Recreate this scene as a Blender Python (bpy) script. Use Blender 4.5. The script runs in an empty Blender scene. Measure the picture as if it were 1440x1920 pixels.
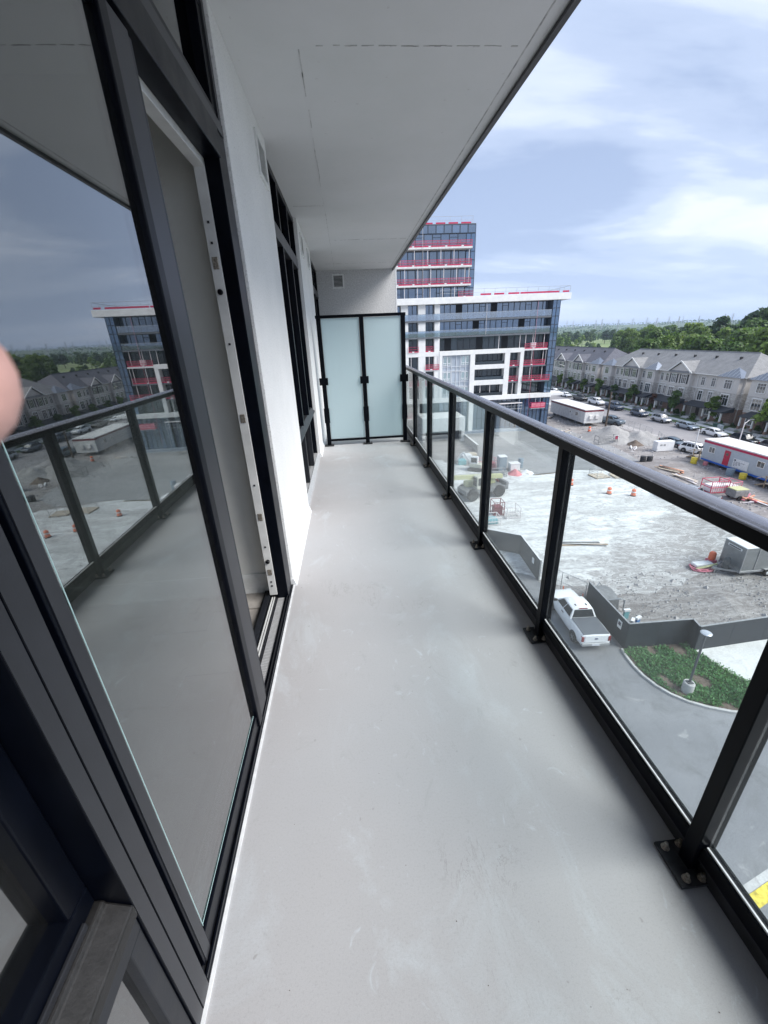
import bpy, bmesh, math, random
from mathutils import Vector, Matrix, noise
R_ = math.radians
sc = bpy.context.scene
COL = sc.collection
rnd = random.Random(7)

# ------------------------------------------------------------------ camera
EYE = 1.55                      # eye above the balcony floor (z = 0)
GZ = -18.45                     # street level
F_PX, CX, CY = 762.0, 720.0, 960.0
def _ray(u, v): return Vector(((u-CX)/F_PX, (v-CY)/F_PX, 1.0)).normalized()
_Y = _ray(648, 636)             # vanishing point of the balcony's length
_D = _ray(797, 2737); _D = (_D - _Y*_D.dot(_Y)).normalized()   # of the verticals
_Z = -_D; _X = _Y.cross(_Z)
W2C = Matrix((_X, _Y, _Z))      # cam(right,down,fwd) -> world
cam_d = bpy.data.cameras.new('camera'); cam = bpy.data.objects.new('camera', cam_d); COL.objects.link(cam)
r_, d_, f_ = W2C @ Vector((1,0,0)), W2C @ Vector((0,1,0)), W2C @ Vector((0,0,1))
cam.matrix_world = Matrix(((r_.x,-d_.x,-f_.x,0),(r_.y,-d_.y,-f_.y,0),(r_.z,-d_.z,-f_.z,EYE),(0,0,0,1)))
cam_d.sensor_fit = 'HORIZONTAL'; cam_d.sensor_width = 36.0; cam_d.lens = F_PX/1440*36
cam_d.clip_start = 0.01; cam_d.clip_end = 20000
cam_d.dof.use_dof = True; cam_d.dof.focus_distance = 7.0; cam_d.dof.aperture_fstop = 19.0
sc.camera = cam

# ------------------------------------------------------------------ light
SUN_AZ, SUN_EL = R_(118), R_(44)
sun_d = bpy.data.lights.new('sun', 'SUN'); sun_d.energy = 3.2; sun_d.angle = R_(36); sun_d.color = (1.0, .975, .94)
sun = bpy.data.objects.new('sun', sun_d); COL.objects.link(sun)
sdir = Vector((math.sin(SUN_AZ)*math.cos(SUN_EL), math.cos(SUN_AZ)*math.cos(SUN_EL), math.sin(SUN_EL)))
sun.rotation_euler = sdir.to_track_quat('Z', 'Y').to_euler()
wd = bpy.data.worlds.new('World'); sc.world = wd; wd.use_nodes = True
nt = wd.node_tree; nt.nodes.clear()
class NT:
    """tiny node helper"""
    def __init__(s, tree): s.t = tree
    def n(s, kind, **kw):
        nd = s.t.nodes.new(kind)
        for k, v in kw.items():
            if k.startswith('i_'):
                key = k[2:]; key = int(key) if key.isdigit() else key.replace('_', ' ')
                sock = nd.inputs[key]
                if isinstance(v, bpy.types.NodeSocket): s.t.links.new(v, sock)
                else: sock.default_value = v
            else: setattr(nd, k, v)
        return nd
    def math(s, op, a, b=0.0, c=0.0, clamp=False):
        nd = s.n('ShaderNodeMath', operation=op, use_clamp=clamp)
        for i, v in enumerate((a, b, c)):
            if isinstance(v, bpy.types.NodeSocket): s.t.links.new(v, nd.inputs[i])
            else: nd.inputs[i].default_value = v
        return nd.outputs[0]
    def mix(s, fac, a, b, blend='MIX'):
        nd = s.n('ShaderNodeMix', data_type='RGBA', blend_type=blend)
        for i, v in ((0, fac), (6, a), (7, b)):
            if isinstance(v, bpy.types.NodeSocket): s.t.links.new(v, nd.inputs[i])
            else: nd.inputs[i].default_value = (*v, 1) if isinstance(v, tuple) and len(v) == 3 else v
        return nd.outputs[2]
    def ramp(s, fac, pts, interp='LINEAR'):
        nd = s.n('ShaderNodeValToRGB'); cr = nd.color_ramp; cr.interpolation = interp
        while len(cr.elements) < len(pts): cr.elements.new(0.5)
        for e, (p, c) in zip(cr.elements, pts):
            e.position = p; e.color = (c, c, c, 1) if isinstance(c, (int, float)) else (*c, 1)
        s.t.links.new(fac, nd.inputs[0]); return nd.outputs[0]
    def noise(s, vec, scale, detail=4, rough=.55, dist=0.0):
        nd = s.n('ShaderNodeTexNoise'); nd.inputs['Scale'].default_value = scale
        nd.inputs['Detail'].default_value = detail; nd.inputs['Roughness'].default_value = rough
        nd.inputs['Distortion'].default_value = dist
        if vec is not None: s.t.links.new(vec, nd.inputs['Vector'])
        return nd.outputs[0]
    def mapping(s, vec, scale=(1,1,1), rot=(0,0,0), loc=(0,0,0)):
        nd = s.n('ShaderNodeMapping'); nd.inputs['Scale'].default_value = scale
        nd.inputs['Rotation'].default_value = rot; nd.inputs['Location'].default_value = loc
        s.t.links.new(vec, nd.inputs['Vector']); return nd.outputs[0]

N = NT(nt)
SKY_A, SKY_B = (4.72, 2.06, 0), (7.92, 3.10, 0)
sky = N.n('ShaderNodeTexSky', sky_type='NISHITA', sun_disc=False, sun_elevation=SUN_EL, sun_rotation=SUN_AZ, air_density=1.0, dust_density=2.5, ozone_density=1.0, altitude=100)
gen = N.n('ShaderNodeTexCoord').outputs['Generated']
sep = N.n('ShaderNodeSeparateXYZ', i_0=gen)
den = N.math('ADD', N.math('MAXIMUM', sep.outputs[2], 0.0), .16)
cxy = N.n('ShaderNodeCombineXYZ', i_0=N.math('DIVIDE', sep.outputs[0], den), i_1=N.math('DIVIDE', sep.outputs[1], den), i_2=.3)
# streaky layers of cloud drawn on a flat cloud deck
mA = N.mapping(cxy.outputs[0], scale=(.34, .62, 1), rot=(0, 0, R_(-20)), loc=SKY_A)
nA = N.noise(mA, 1.0, 8, .5, .25)
mB = N.mapping(cxy.outputs[0], scale=(.5, 1.1, 1), rot=(0, 0, R_(-26)), loc=SKY_B)
nB = N.noise(mB, 1.3, 8, .55, .35)
both = N.math('ADD', N.math('MULTIPLY', nA, .6), N.math('MULTIPLY', nB, .4))
tone = N.ramp(both, [(.40, (.42, .53, .77)), (.455, (.56, .67, .90)), (.495, (.74, .84, 1.05)), (.54, (.96, 1.01, 1.12)), (.60, (1.10, 1.13, 1.18))], 'EASE')
haze_w = N.ramp(sep.outputs[2], [(0.0, .85), (.06, .6), (.16, .2), (.3, 0.0)])
cloud = N.mix(1.0, tone, (8.6, 8.6, 8.6), 'MULTIPLY')
c1 = N.mix(.10, cloud, sky.outputs[0])
c2 = N.mix(haze_w, c1, (5.3, 6.5, 8.8))
bg = N.n('ShaderNodeBackground', i_Color=c2, i_Strength=.069)
nt.links.new(bg.outputs[0], N.n('ShaderNodeOutputWorld').inputs[0])
sc.view_settings.view_transform = 'Standard'; sc.view_settings.look = 'None'
sc.view_settings.gamma = 1.0; sc.view_settings.use_curve_mapping = False
sc.view_settings.exposure = 0.95
sc.render.engine = 'CYCLES'
sc.cycles.use_denoising = True
sc.cycles.max_bounces = 9; sc.cycles.transparent_max_bounces = 24; sc.cycles.volume_bounces = 0
sc.cycles.diffuse_bounces = 5; sc.cycles.glossy_bounces = 5
sc.cycles.caustics_reflective = False; sc.cycles.caustics_refractive = False
sc.cycles.sample_clamp_indirect = 6.0

# ------------------------------------------------------------------ materials
M = {}
def principled(name):
    m = bpy.data.materials.new(name); m.use_nodes = True
    t = m.node_tree; t.nodes.clear(); N = NT(t)
    p = N.n('ShaderNodeBsdfPrincipled'); o = N.n('ShaderNodeOutputMaterial')
    t.links.new(p.outputs[0], o.inputs[0]); M[name] = m
    return m, N, p, o
def setc(N, p, sock, v):
    if isinstance(v, bpy.types.NodeSocket): N.t.links.new(v, p.inputs[sock])
    else: p.inputs[sock].default_value = (*v, 1) if isinstance(v, tuple) and len(v) == 3 else v
def bump(N, p, h, strength, dist=.01):
    b = N.n('ShaderNodeBump'); b.inputs['Strength'].default_value = strength; b.inputs['Distance'].default_value = dist
    N.t.links.new(h, b.inputs['Height']); N.t.links.new(b.outputs[0], p.inputs['Normal'])
def simple(name, c, rough=.5, metal=0.0, var=.12, vscale=6.0, bscale=0, bstr=.15, bdist=.004, obj_var=0.0, spec=.5, coat=0.0):
    m, N, p, o = principled(name)
    tc = N.n('ShaderNodeTexCoord').outputs['Object']
    nz = N.noise(tc, vscale, 5, .6)
    dark = tuple(x*(1-var*1.6) for x in c); light = tuple(min(1, x*(1+var)) for x in c)
    col = N.mix(N.ramp(nz, [(.3, 0.0), (.7, 1.0)]), dark, light)
    if obj_var:
        rn = N.n('ShaderNodeObjectInfo').outputs['Random']
        col = N.mix(1.0, col, N.ramp(rn, [(0, 1-obj_var), (1, 1+obj_var*.6)]), 'MULTIPLY')
    setc(N, p, 'Base Color', col)
    r2 = N.math('ADD', N.math('MULTIPLY', N.math('SUBTRACT', nz, .5), var*1.2), rough, clamp=True)
    setc(N, p, 'Roughness', r2); p.inputs['Metallic'].default_value = metal
    p.inputs['Specular IOR Level'].default_value = spec; p.inputs['Coat Weight'].default_value = coat
    if bscale: bump(N, p, N.noise(tc, bscale, 3, .6), bstr, bdist)
    return m
def schlick(N, ior):
    # Fresnel reflectance that is the same from both sides of a thin sheet
    g = N.n('ShaderNodeNewGeometry')
    d = N.n('ShaderNodeVectorMath', operation='DOT_PRODUCT'); N.t.links.new(g.outputs['Normal'], d.inputs[0]); N.t.links.new(g.outputs['Incoming'], d.inputs[1])
    f0 = ((ior-1)/(ior+1))**2
    k = N.math('POWER', N.math('SUBTRACT', 1.0, N.math('ABSOLUTE', d.outputs['Value']), clamp=True), 5.0)
    return N.math('ADD', N.math('MULTIPLY', k, 1-f0), f0)
def pane(name, tint, ior=1.5, rough=0.0, minf=0.0, gain=1.0, dust=0.0):
    """architectural glass: see-through with a Fresnel reflection, lets light through"""
    m = bpy.data.materials.new(name); m.use_nodes = True; t = m.node_tree; t.nodes.clear(); N = NT(t); M[name] = m
    tr = N.n('ShaderNodeBsdfTransparent', i_Color=(*tint, 1))
    gl = N.n('ShaderNodeBsdfGlossy', i_Color=(1, 1, 1, 1), i_Roughness=rough)
    fr = schlick(N, ior)
    f2 = N.math('ADD', N.math('MULTIPLY', fr, gain), minf, clamp=True)
    mx = N.n('ShaderNodeMixShader', i_0=f2); t.links.new(tr.outputs[0], mx.inputs[1]); t.links.new(gl.outputs[0], mx.inputs[2])
    out = mx.outputs[0]
    if dust:   # dried rain and dust film
        tc = N.n('ShaderNodeTexCoord').outputs['Object']
        k = N.math('MULTIPLY', N.ramp(N.noise(N.mapping(tc, scale=(1, 1, .45)), 6.0, 7, .7, .8), [(.40, .25), (.72, 1.0)]), dust)
        m2 = N.n('ShaderNodeMixShader', i_0=k); t.links.new(out, m2.inputs[1]); t.links.new(N.n('ShaderNodeBsdfDiffuse', i_Color=(.7, .72, .73, 1)).outputs[0], m2.inputs[2]); out = m2.outputs[0]
    t.links.new(out, N.n('ShaderNodeOutputMaterial').inputs[0]); return m
def mirror_glass(name, deep, ior=1.6, gain=1.0, minf=.05, var=.5, ref=(1,1,1)):
    """window of a dim room far away: dark depth behind a reflecting surface"""
    m = bpy.data.materials.new(name); m.use_nodes = True; t = m.node_tree; t.nodes.clear(); N = NT(t); M[name] = m
    rn = N.n('ShaderNodeObjectInfo').outputs['Random']
    col = N.mix(1.0, deep, N.ramp(rn, [(0, 1-var), (.7, 1.0), (1, 1+var*1.6)]), 'MULTIPLY')
    df = N.n('ShaderNodeBsdfDiffuse', i_Color=col)
    gl = N.n('ShaderNodeBsdfGlossy', i_Color=(*ref, 1), i_Roughness=.03)
    f2 = N.math('ADD', N.math('MULTIPLY', schlick(N, ior), gain), minf, clamp=True)
    mx = N.n('ShaderNodeMixShader', i_0=f2); t.links.new(df.outputs[0], mx.inputs[1]); t.links.new(gl.outputs[0], mx.inputs[2])
    t.links.new(mx.outputs[0], N.n('ShaderNodeOutputMaterial').inputs[0]); return m

# balcony floor: rolled grey coating, faint scuffs and cleaned patches
m, N, p, o = principled('floor_coat')
tc = N.n('ShaderNodeTexCoord').outputs['Object']
big = N.noise(tc, 1.1, 4, .55); mid = N.noise(tc, 5.0, 6, .65, .6); fine = N.noise(tc, 420, 2, .5)
base = N.mix(N.ramp(big, [(.3, 0.0), (.7, 1.0)]), (.40, .385, .388), (.45, .435, .44))
sc1 = N.ramp(N.noise(N.mapping(tc, scale=(1, .55, 1), loc=(4, 1, 0)), 2.6, 7, .7, 1.2), [(.55, 0.0), (.70, .85)])
base = N.mix(sc1, base, (.50, .52, .54))
sc2 = N.ramp(N.noise(N.mapping(tc, scale=(1.2, .7, 1), loc=(1, 7, 0), rot=(0, 0, .5)), 3.3, 8, .75, 1.6), [(.60, 0.0), (.72, .7)])
base = N.mix(sc2, base, (.29, .275, .27))
sp = N.ramp(N.noise(tc, 34, 2, .4), [(.745, 0.0), (.77, .8)])
base = N.mix(sp, base, (.27, .25, .24))
base = N.mix(N.ramp(fine, [(.35, .22), (.65, 0.0)]), base, (.22, .22, .23))
base = N.mix(N.ramp(N.noise(N.mapping(tc, loc=(2, 3, 0)), .55, 3, .5), [(.38, 0.0), (.62, .45)]), base, (.40, .425, .45))
gr1 = N.noise(tc, 150, 3, .65)
base = N.mix(N.ramp(gr1, [(.30, .30), (.48, 0.0)]), base, (.27, .265, .27))
pt1 = N.noise(N.mapping(tc, scale=(1, .8, 1), loc=(6, 2, 0)), 8.0, 8, .72, 1.8)
base = N.mix(N.ramp(pt1, [(.62, 0.0), (.70, .75)]), base, (.50, .535, .565))
sx1 = N.math('ABSOLUTE', N.math('SUBTRACT', N.noise(N.mapping(tc, scale=(1.5, .5, 1), rot=(0, 0, .4)), 3.6, 6, .7, 2.2), .5))
msk = N.ramp(N.noise(N.mapping(tc, loc=(8, 8, 0)), 2.1, 4, .6), [(.56, 0.0), (.68, .65)])
base = N.mix(N.math('MULTIPLY', N.ramp(sx1, [(0.0, 1.0), (.012, 0.0)]), msk), base, (.22, .205, .20))
setc(N, p, 'Base Color', base); setc(N, p, 'Roughness', N.ramp(mid, [(.3, .5), (.7, .68)]))
bump(N, p, N.math('ADD', N.math('MULTIPLY', fine, .5), N.math('MULTIPLY', mid, 1.2)), .28, .002)
# ceiling concrete, painted
m, N, p, o = principled('ceiling_concrete')
tc = N.n('ShaderNodeTexCoord').outputs['Object']
base = N.mix(N.ramp(N.noise(tc, .9, 5, .6), [(.3, 0.0), (.7, 1.0)]), (.60, .61, .60), (.68, .68, .68))
base = N.mix(N.ramp(N.noise(tc, 26, 2, .5), [(.72, 0.0), (.78, .35)]), base, (.42, .41, .40))
setc(N, p, 'Base Color', base); p.inputs['Roughness'].default_value = .82
bump(N, p, N.math('ADD', N.noise(tc, 160, 3, .6), N.math('MULTIPLY', N.noise(tc, 9, 4, .6), 2.0)), .25, .003)
simple('ceiling_seam', (.50, .50, .49), .9, var=.3, vscale=14)
# stucco
m, N, p, o = principled('stucco')
tc = N.n('ShaderNodeTexCoord').outputs['Object']
base = N.mix(N.ramp(N.noise(tc, 2.2, 5, .6), [(.3, 0.0), (.7, 1.0)]), (.74, .745, .74), (.82, .82, .815))
g = N.noise(tc, 105, 4, .7)
base = N.mix(N.ramp(g, [(.32, .8), (.46, 0.0)]), base, (.50, .50, .50))
setc(N, p, 'Base Color', base); p.inputs['Roughness'].default_value = .9
bump(N, p, g, .8, .006)
simple('stucco_grey', (.55, .55, .55), .9, var=.15, vscale=40, bscale=240, bstr=.6)
simple('black_coat', (.0018, .0026, .0048), .32, var=.2, vscale=9, bscale=500, bstr=.05, spec=.09)
simple('black_plate', (.02, .021, .024), .45, var=.6, vscale=24, bscale=220, bstr=.25)
simple('bolt_steel', (.45, .40, .34), .4, .8, var=.35, vscale=120)
simple('frame_black', (.0020, .0030, .0065), .33, var=.2, vscale=8, spec=.14)
simple('frame_satin', (.046, .048, .056), .38, .55, var=.10, vscale=5, bscale=300, bstr=.04)
simple('frame_dark', (.010, .012, .017), .45, .1, var=.2, vscale=14, bscale=160, bstr=.08)
simple('frame_white', (.62, .62, .61), .4, var=.08, vscale=9)
simple('track_aluminium', (.62, .62, .63), .42, .5, var=.10, vscale=60, bscale=320, bstr=.3)
simple('sealant', (.72, .73, .74), .6, var=.12, vscale=22)
simple('spacer', (.42, .60, .60), .4, .2, var=.1, vscale=30)
simple('room_wall', (.74, .74, .71), .85, var=.03)
simple('room_floor', (.30, .28, .26), .5, var=.2, vscale=7)
simple('vent_white', (.70, .71, .70), .5, var=.08, vscale=20)
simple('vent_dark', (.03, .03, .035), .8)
pane('rail_glass', (.92, .955, .95), 1.42, gain=1.0, dust=.055)
pane('door_glass', (.36, .40, .40), 1.75, gain=1.1, minf=.17, dust=.012)
pane('window_glass', (.10, .12, .13), 1.6, gain=1.0, minf=.02)
m, N, p, o = principled('frosted_glass')
p.inputs['Base Color'].default_value = (.68, .77, .79, 1); p.inputs['Roughness'].default_value = .28
tl = N.n('ShaderNodeBsdfTranslucent', i_Color=(.74, .86, .88, 1)); mx = N.n('ShaderNodeMixShader', i_0=.62)
N.t.links.new(p.outputs[0], mx.inputs[1]); N.t.links.new(tl.outputs[0], mx.inputs[2]); N.t.links.new(mx.outputs[0], o.inputs[0])
simple('skin', (.64, .37, .32), .5, var=.10, vscale=180, bscale=900, bstr=.2, bdist=.0006)
simple('sleeve', (.05, .055, .07), .9, var=.2, vscale=200)

# ------------------------------------------------------------------ mesh helpers
class MB:
    def __init__(s): s.v = []; s.f = []; s.m = []
    def add(s, vs, fs, mi=0):
        b = len(s.v); s.v += [tuple(v) for v in vs]
        for f in fs: s.f.append(tuple(b+i for i in f)); s.m.append(mi)
        return s
    def box(s, x0, x1, y0, y1, z0, z1, mi=0):
        if x0 > x1: x0, x1 = x1, x0
        if y0 > y1: y0, y1 = y1, y0
        if z0 > z1: z0, z1 = z1, z0
        return s.add([(x0,y0,z0),(x1,y0,z0),(x1,y1,z0),(x0,y1,z0),(x0,y0,z1),(x1,y0,z1),(x1,y1,z1),(x0,y1,z1)],
                     [(0,3,2,1),(4,5,6,7),(0,1,5,4),(1,2,6,5),(2,3,7,6),(3,0,4,7)], mi)
    def prism(s, poly, axis, a0, a1, mi=0):
        """poly of 2D points, extruded along axis: 'x' -> (y,z), 'y' -> (x,z), 'z' -> (x,y)"""
        def P(p, a): return (a, p[0], p[1]) if axis == 'x' else (p[0], a, p[1]) if axis == 'y' else (p[0], p[1], a)
        n = len(poly)
        ar = sum(poly[i][0]*poly[(i+1)%n][1]-poly[(i+1)%n][0]*poly[i][1] for i in range(n))
        if (ar < 0) != (axis == 'y'): poly = poly[::-1]
        vs = [P(p, a0) for p in poly]+[P(p, a1) for p in poly]
        fs = [tuple(range(n))[::-1], tuple(range(n, 2*n))]+[(i, (i+1)%n, n+(i+1)%n, n+i) for i in range(n)]
        if a1 < a0: fs = [f[::-1] for f in fs]
        return s.add(vs, fs, mi)
    def bar(s, p0, p1, w, h=None, mi=0):
        """square bar between two points"""
        p0, p1 = Vector(p0), Vector(p1); d = (p1-p0).normalized(); h = h or w
        u = d.cross(Vector((0,0,1)) if abs(d.z) < .95 else Vector((1,0,0))).normalized(); t = u.cross(d)
        vs = [p+u*a*w/2+t*b*h/2 for p in (p0, p1) for a, b in ((-1,-1),(1,-1),(1,1),(-1,1))]
        return s.add(vs, [(0,1,2,3),(7,6,5,4),(0,4,5,1),(1,5,6,2),(2,6,7,3),(3,7,4,0)], mi)
    def tube(s, pts, r, n=8, mi=0, cap=True):
        pts = [Vector(p) for p in pts]; rs = r if isinstance(r, (list, tuple)) else [r]*len(pts); b = len(s.v); prev = None
        for i, p in enumerate(pts):
            d = (pts[min(i+1, len(pts)-1)]-pts[max(i-1, 0)]).normalized()
            u = prev-d*prev.dot(d) if prev is not None else d.cross(Vector((0,0,1)) if abs(d.z) < .95 else Vector((1,0,0)))
            u.normalize(); prev = u; t = d.cross(u)
            for k in range(n):
                a = 2*math.pi*k/n; s.v.append(tuple(p+(u*math.cos(a)+t*math.sin(a))*rs[i]))
        for i in range(len(pts)-1):
            for k in range(n):
                s.f.append((b+i*n+k, b+i*n+(k+1)%n, b+(i+1)*n+(k+1)%n, b+(i+1)*n+k)); s.m.append(mi)
        if cap:
            s.f.append(tuple(b+k for k in range(n))[::-1]); s.m.append(mi)
            s.f.append(tuple(b+(len(pts)-1)*n+k for k in range(n))); s.m.append(mi)
        return s
    def lathe(s, prof, n=16, c=(0,0,0), axis='z', mi=0):
        """prof: (radius, height) list"""
        b = len(s.v)
        for r, h in prof:
            for k in range(n):
                a = 2*math.pi*k/n; q = (r*math.cos(a), r*math.sin(a), h)
                if axis == 'x': q = (h, q[0], q[1])
                elif axis == 'y': q = (q[1], h, q[0])
                s.v.append((q[0]+c[0], q[1]+c[1], q[2]+c[2]))
        for i in range(len(prof)-1):
            for k in range(n):
                s.f.append((b+i*n+k, b+i*n+(k+1)%n, b+(i+1)*n+(k+1)%n, b+(i+1)*n+k)); s.m.append(mi)
        s.f.append(tuple(b+k for k in range(n))[::-1]); s.m.append(mi)
        s.f.append(tuple(b+(len(prof)-1)*n+k for k in range(n))); s.m.append(mi)
        return s
    def loft(s, rings, mi=0, cap=True):
        n = len(rings[0]); b = len(s.v)
        for r in rings: s.v += [tuple(p) for p in r]
        for i in range(len(rings)-1):
            for k in range(n):
                s.f.append((b+i*n+k, b+i*n+(k+1)%n, b+(i+1)*n+(k+1)%n, b+(i+1)*n+k)); s.m.append(mi)
        if cap:
            s.f.append(tuple(b+k for k in range(n))[::-1]); s.m.append(mi)
            s.f.append(tuple(b+(len(rings)-1)*n+k for k in range(n))); s.m.append(mi)
        return s
    def mesh(s, name, mats, smooth=False, off=None):
        me = bpy.data.meshes.new(name)
        vs = s.v if off is None else [(a-off[0], b-off[1], c-off[2]) for a, b, c in s.v]
        me.from_pydata(vs, [], s.f)
        for mt in (mats if isinstance(mats, (list, tuple)) else [mats]): me.materials.append(M[mt])
        me.polygons.foreach_set('material_index', s.m)
        if smooth: me.polygons.foreach_set('use_smooth', [True]*len(s.f))
        me.update(); return me
    def build(s, name, mats, parent=None, smooth=False, bevel=0.0, world=True, fix=False):
        off = None
        if parent is not None and world:
            off = parent['_org'] if '_org' in parent else (0,0,0)
        me = s.mesh(name, mats, smooth, off)
        if fix:
            bm = bmesh.new(); bm.from_mesh(me); bmesh.ops.recalc_face_normals(bm, faces=bm.faces); bm.to_mesh(me); bm.free()
        ob = bpy.data.objects.new(name, me); COL.objects.link(ob)
        if parent is not None:
            ob.parent = parent
            if off is not None: ORG[ob.name] = off; ob['_org'] = off
        if bevel:
            bv = ob.modifiers.new('bevel', 'BEVEL'); bv.width = bevel; bv.segments = 2; bv.limit_method = 'ANGLE'; bv.angle_limit = R_(40); bv.harden_normals = False
        if smooth: auto_smooth(ob)
        return ob
ORG = {}
def auto_smooth(ob, ang=38):
    me = ob.data
    bm = bmesh.new(); bm.from_mesh(me)
    for e in bm.edges:
        if len(e.link_faces) == 2 and e.calc_face_angle(0) > R_(ang): e.smooth = False
    bm.to_mesh(me); bm.free()
def tag(o, label=None, cat=None, group=None, kind=None):
    if label: o['label'] = label
    if cat: o['category'] = cat
    if group: o['group'] = group
    if kind: o['kind'] = kind
    return o
def thing(name, label, cat, loc=(0,0,0), rz=0.0, group=None):
    o = bpy.data.objects.new(name, None); COL.objects.link(o); o.location = loc; o.rotation_euler = (0,0,rz)
    o.empty_display_size = .2
    if rz == 0: o['_org'] = tuple(loc)
    return tag(o, label, cat, group)
def struct(o): return tag(o, kind='structure')
def copy_tree(o, loc=None, rz=None, label=None, parent=None):
    c = o.copy(); COL.objects.link(c)
    if parent is not None: c.parent = parent
    if loc is not None: c.location = loc
    if rz is not None: c.rotation_euler = (0,0,rz)
    if label: c['label'] = label
    for ch in o.children: copy_tree(ch, parent=c)
    return c
def link_part(name, me, parent, loc, rz=0.0, sc_=None):
    ob = bpy.data.objects.new(name, me); COL.objects.link(ob); ob.parent = parent
    org = parent['_org'] if '_org' in parent else (0,0,0)
    ob.location = (loc[0]-org[0], loc[1]-org[1], loc[2]-org[2]); ob.rotation_euler = (0,0,rz)
    ob['_org'] = tuple(loc) if rz == 0 else (0,0,0)
    if sc_: ob.scale = sc_
    return ob

# ------------------------------------------------------------------ balcony
WX, CZ, EX = -.475, 2.875, 1.10       # wall face, ceiling height, slab edge
YE = 9.80                              # end wall
struct(MB().box(-.60, 1.01, -3.2, YE, -.22, 0).build('balcony_floor', 'floor_coat'))
ce = struct(MB().box(-.60, EX-.012, -3.2, YE+.1, CZ, CZ+.24).build('balcony_ceiling', 'ceiling_concrete'))
def seam(x0, x1, y0, y1):
    # a ragged fin of grout left by the formwork
    mb = MB(); n = 40; r2 = random.Random(int(x0*100+y0*77)); lng = (y1-y0) > (x1-x0)
    for i in range(n):
        if r2.random() < .3: continue
        a, b = i/n, (i+1.2)/n; w = .0008+r2.random()**2*.0026; j = r2.uniform(-.003, .003)
        if lng: mb.box((x0+x1)/2-w+j, (x0+x1)/2+w+j, y0+(y1-y0)*a, y0+(y1-y0)*b, CZ-.0022, CZ+.004)
        else: mb.box(x0+(x1-x0)*a, x0+(x1-x0)*b, (y0+y1)/2-w*1.4+j, (y0+y1)/2+w*1.4+j, CZ-.0022, CZ+.004)
    mb.build('seam', 'ceiling_seam', ce, world=False)
seam(-.135, -.125, 2.0, 9.7); seam(-.10, 1.02, 2.735, 2.745); seam(-.46, -.14, 5.33, 5.34); seam(-.15, .98, 7.0, 7.01)
seam(-.2, .9, 1.05, 1.06); seam(-.35, 1.0, 9.0, 9.01)
MB().box(1.015, 1.022, -3.2, YE, CZ-.002, CZ+.004).build('drip_groove', 'ceiling_seam', ce, world=False)
fa = MB(); fa.prism([(EX-.012, CZ+.25), (EX+.012, CZ+.25), (EX+.012, CZ-.028), (EX-.02, CZ-.028), (EX-.02, CZ-.012), (EX-.012, CZ-.012)], 'y', -3.2, YE+.1)
fo = fa.build('edge_flashing', 'frame_dark', ce, world=False)

# --- stucco piers
def vent(parent, face, a0, a1, z0, z1, n):
    """louvred vent grille in a wall: face 'x' looks along +x at x=WX, 'y' looks along -y at y=YE"""
    def bx(mb, a, b, c, d, out0, out1):
        if face == 'x': mb.box(WX+out0, WX+out1, a, b, c, d)
        else: mb.box(a, b, YE-out1, YE-out0, c, d)
    fr = MB(); t = .028
    bx(fr, a0, a1, z0, z0+t, -.01, .014); bx(fr, a0, a1, z1-t, z1, -.01, .014); bx(fr, a0, a0+t, z0+t, z1-t, -.01, .0138); bx(fr, a1-t, a1, z0+t, z1-t, -.01, .0138)
    v = fr.build('vent_grille', 'vent_white', parent, bevel=.002)
    bk = MB(); bx(bk, a0+t, a1-t, z0+t, z1-t, -.008, .002); bk.build('vent_back', 'vent_dark', v)
    for i in range(n):
        z = z0+t+(z1-z0-2*t)*(i+.5)/n; h = (z1-z0-2*t)/n*.15; s = MB()
        if face == 'x': s.prism([(WX+.002, z+h*1.3), (WX+.012, z-h*.6), (WX+.012, z-h*1.6), (WX+.002, z+h*.3)], 'y', a0+t, a1-t)
        else: s.prism([(YE-.002, z+h*1.3), (YE-.012, z-h*.6), (YE-.012, z-h*1.6), (YE-.002, z+h*.3)], 'x', a0+t, a1-t)
        s.build('slat', 'vent_white', v)
    return v
p1 = thing('stucco_wall', 'white stucco wall pier between the open sliding door and the first dark window', 'wall', (WX, 2.44, 0))
MB().box(-.70, WX, 2.437, 3.75, .05, CZ).build('stucco_face', 'stucco', p1, bevel=.004)
MB().prism([(WX-.02, .052), (WX+.004, .052), (WX+.022, 0), (WX-.02, 0)], 'y', 2.43, 3.76).build('base_flashing', 'sealant', p1)
vent(p1, 'x', 3.29, 3.60, 2.535, 2.775, 13)
p2 = thing('stucco_wall', 'narrow white stucco wall pier with two vents, beyond the first dark window', 'wall', (WX, 5.79, 0))
MB().box(-.70, WX, 5.78, 7.70, .05, CZ).build('stucco_face', 'stucco', p2, bevel=.004)
MB().prism([(WX-.02, .052), (WX+.004, .052), (WX+.022, 0), (WX-.02, 0)], 'y', 5.77, 7.71).build('base_flashing', 'sealant', p2)
vent(p2, 'x', 6.0, 6.27, 2.54, 2.78, 10); vent(p2, 'x', 6.95, 7.22, 2.54, 2.78, 10)
pe = thing('stucco_wall', 'grey stucco end wall of the balcony behind the frosted screen', 'wall', (.3, YE, 0))
MB().box(-.60, 1.142, YE, YE+3.0, 0, CZ+3).build('stucco_face', 'stucco_grey', pe, bevel=.004)
MB().box(1.142, 1.165, YE-.004, YE+3.0, -6, CZ+3).build('corner_trim', 'sealant', pe)
vent(pe, 'y', -.192, .053, 2.54, 2.805, 9)

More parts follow.
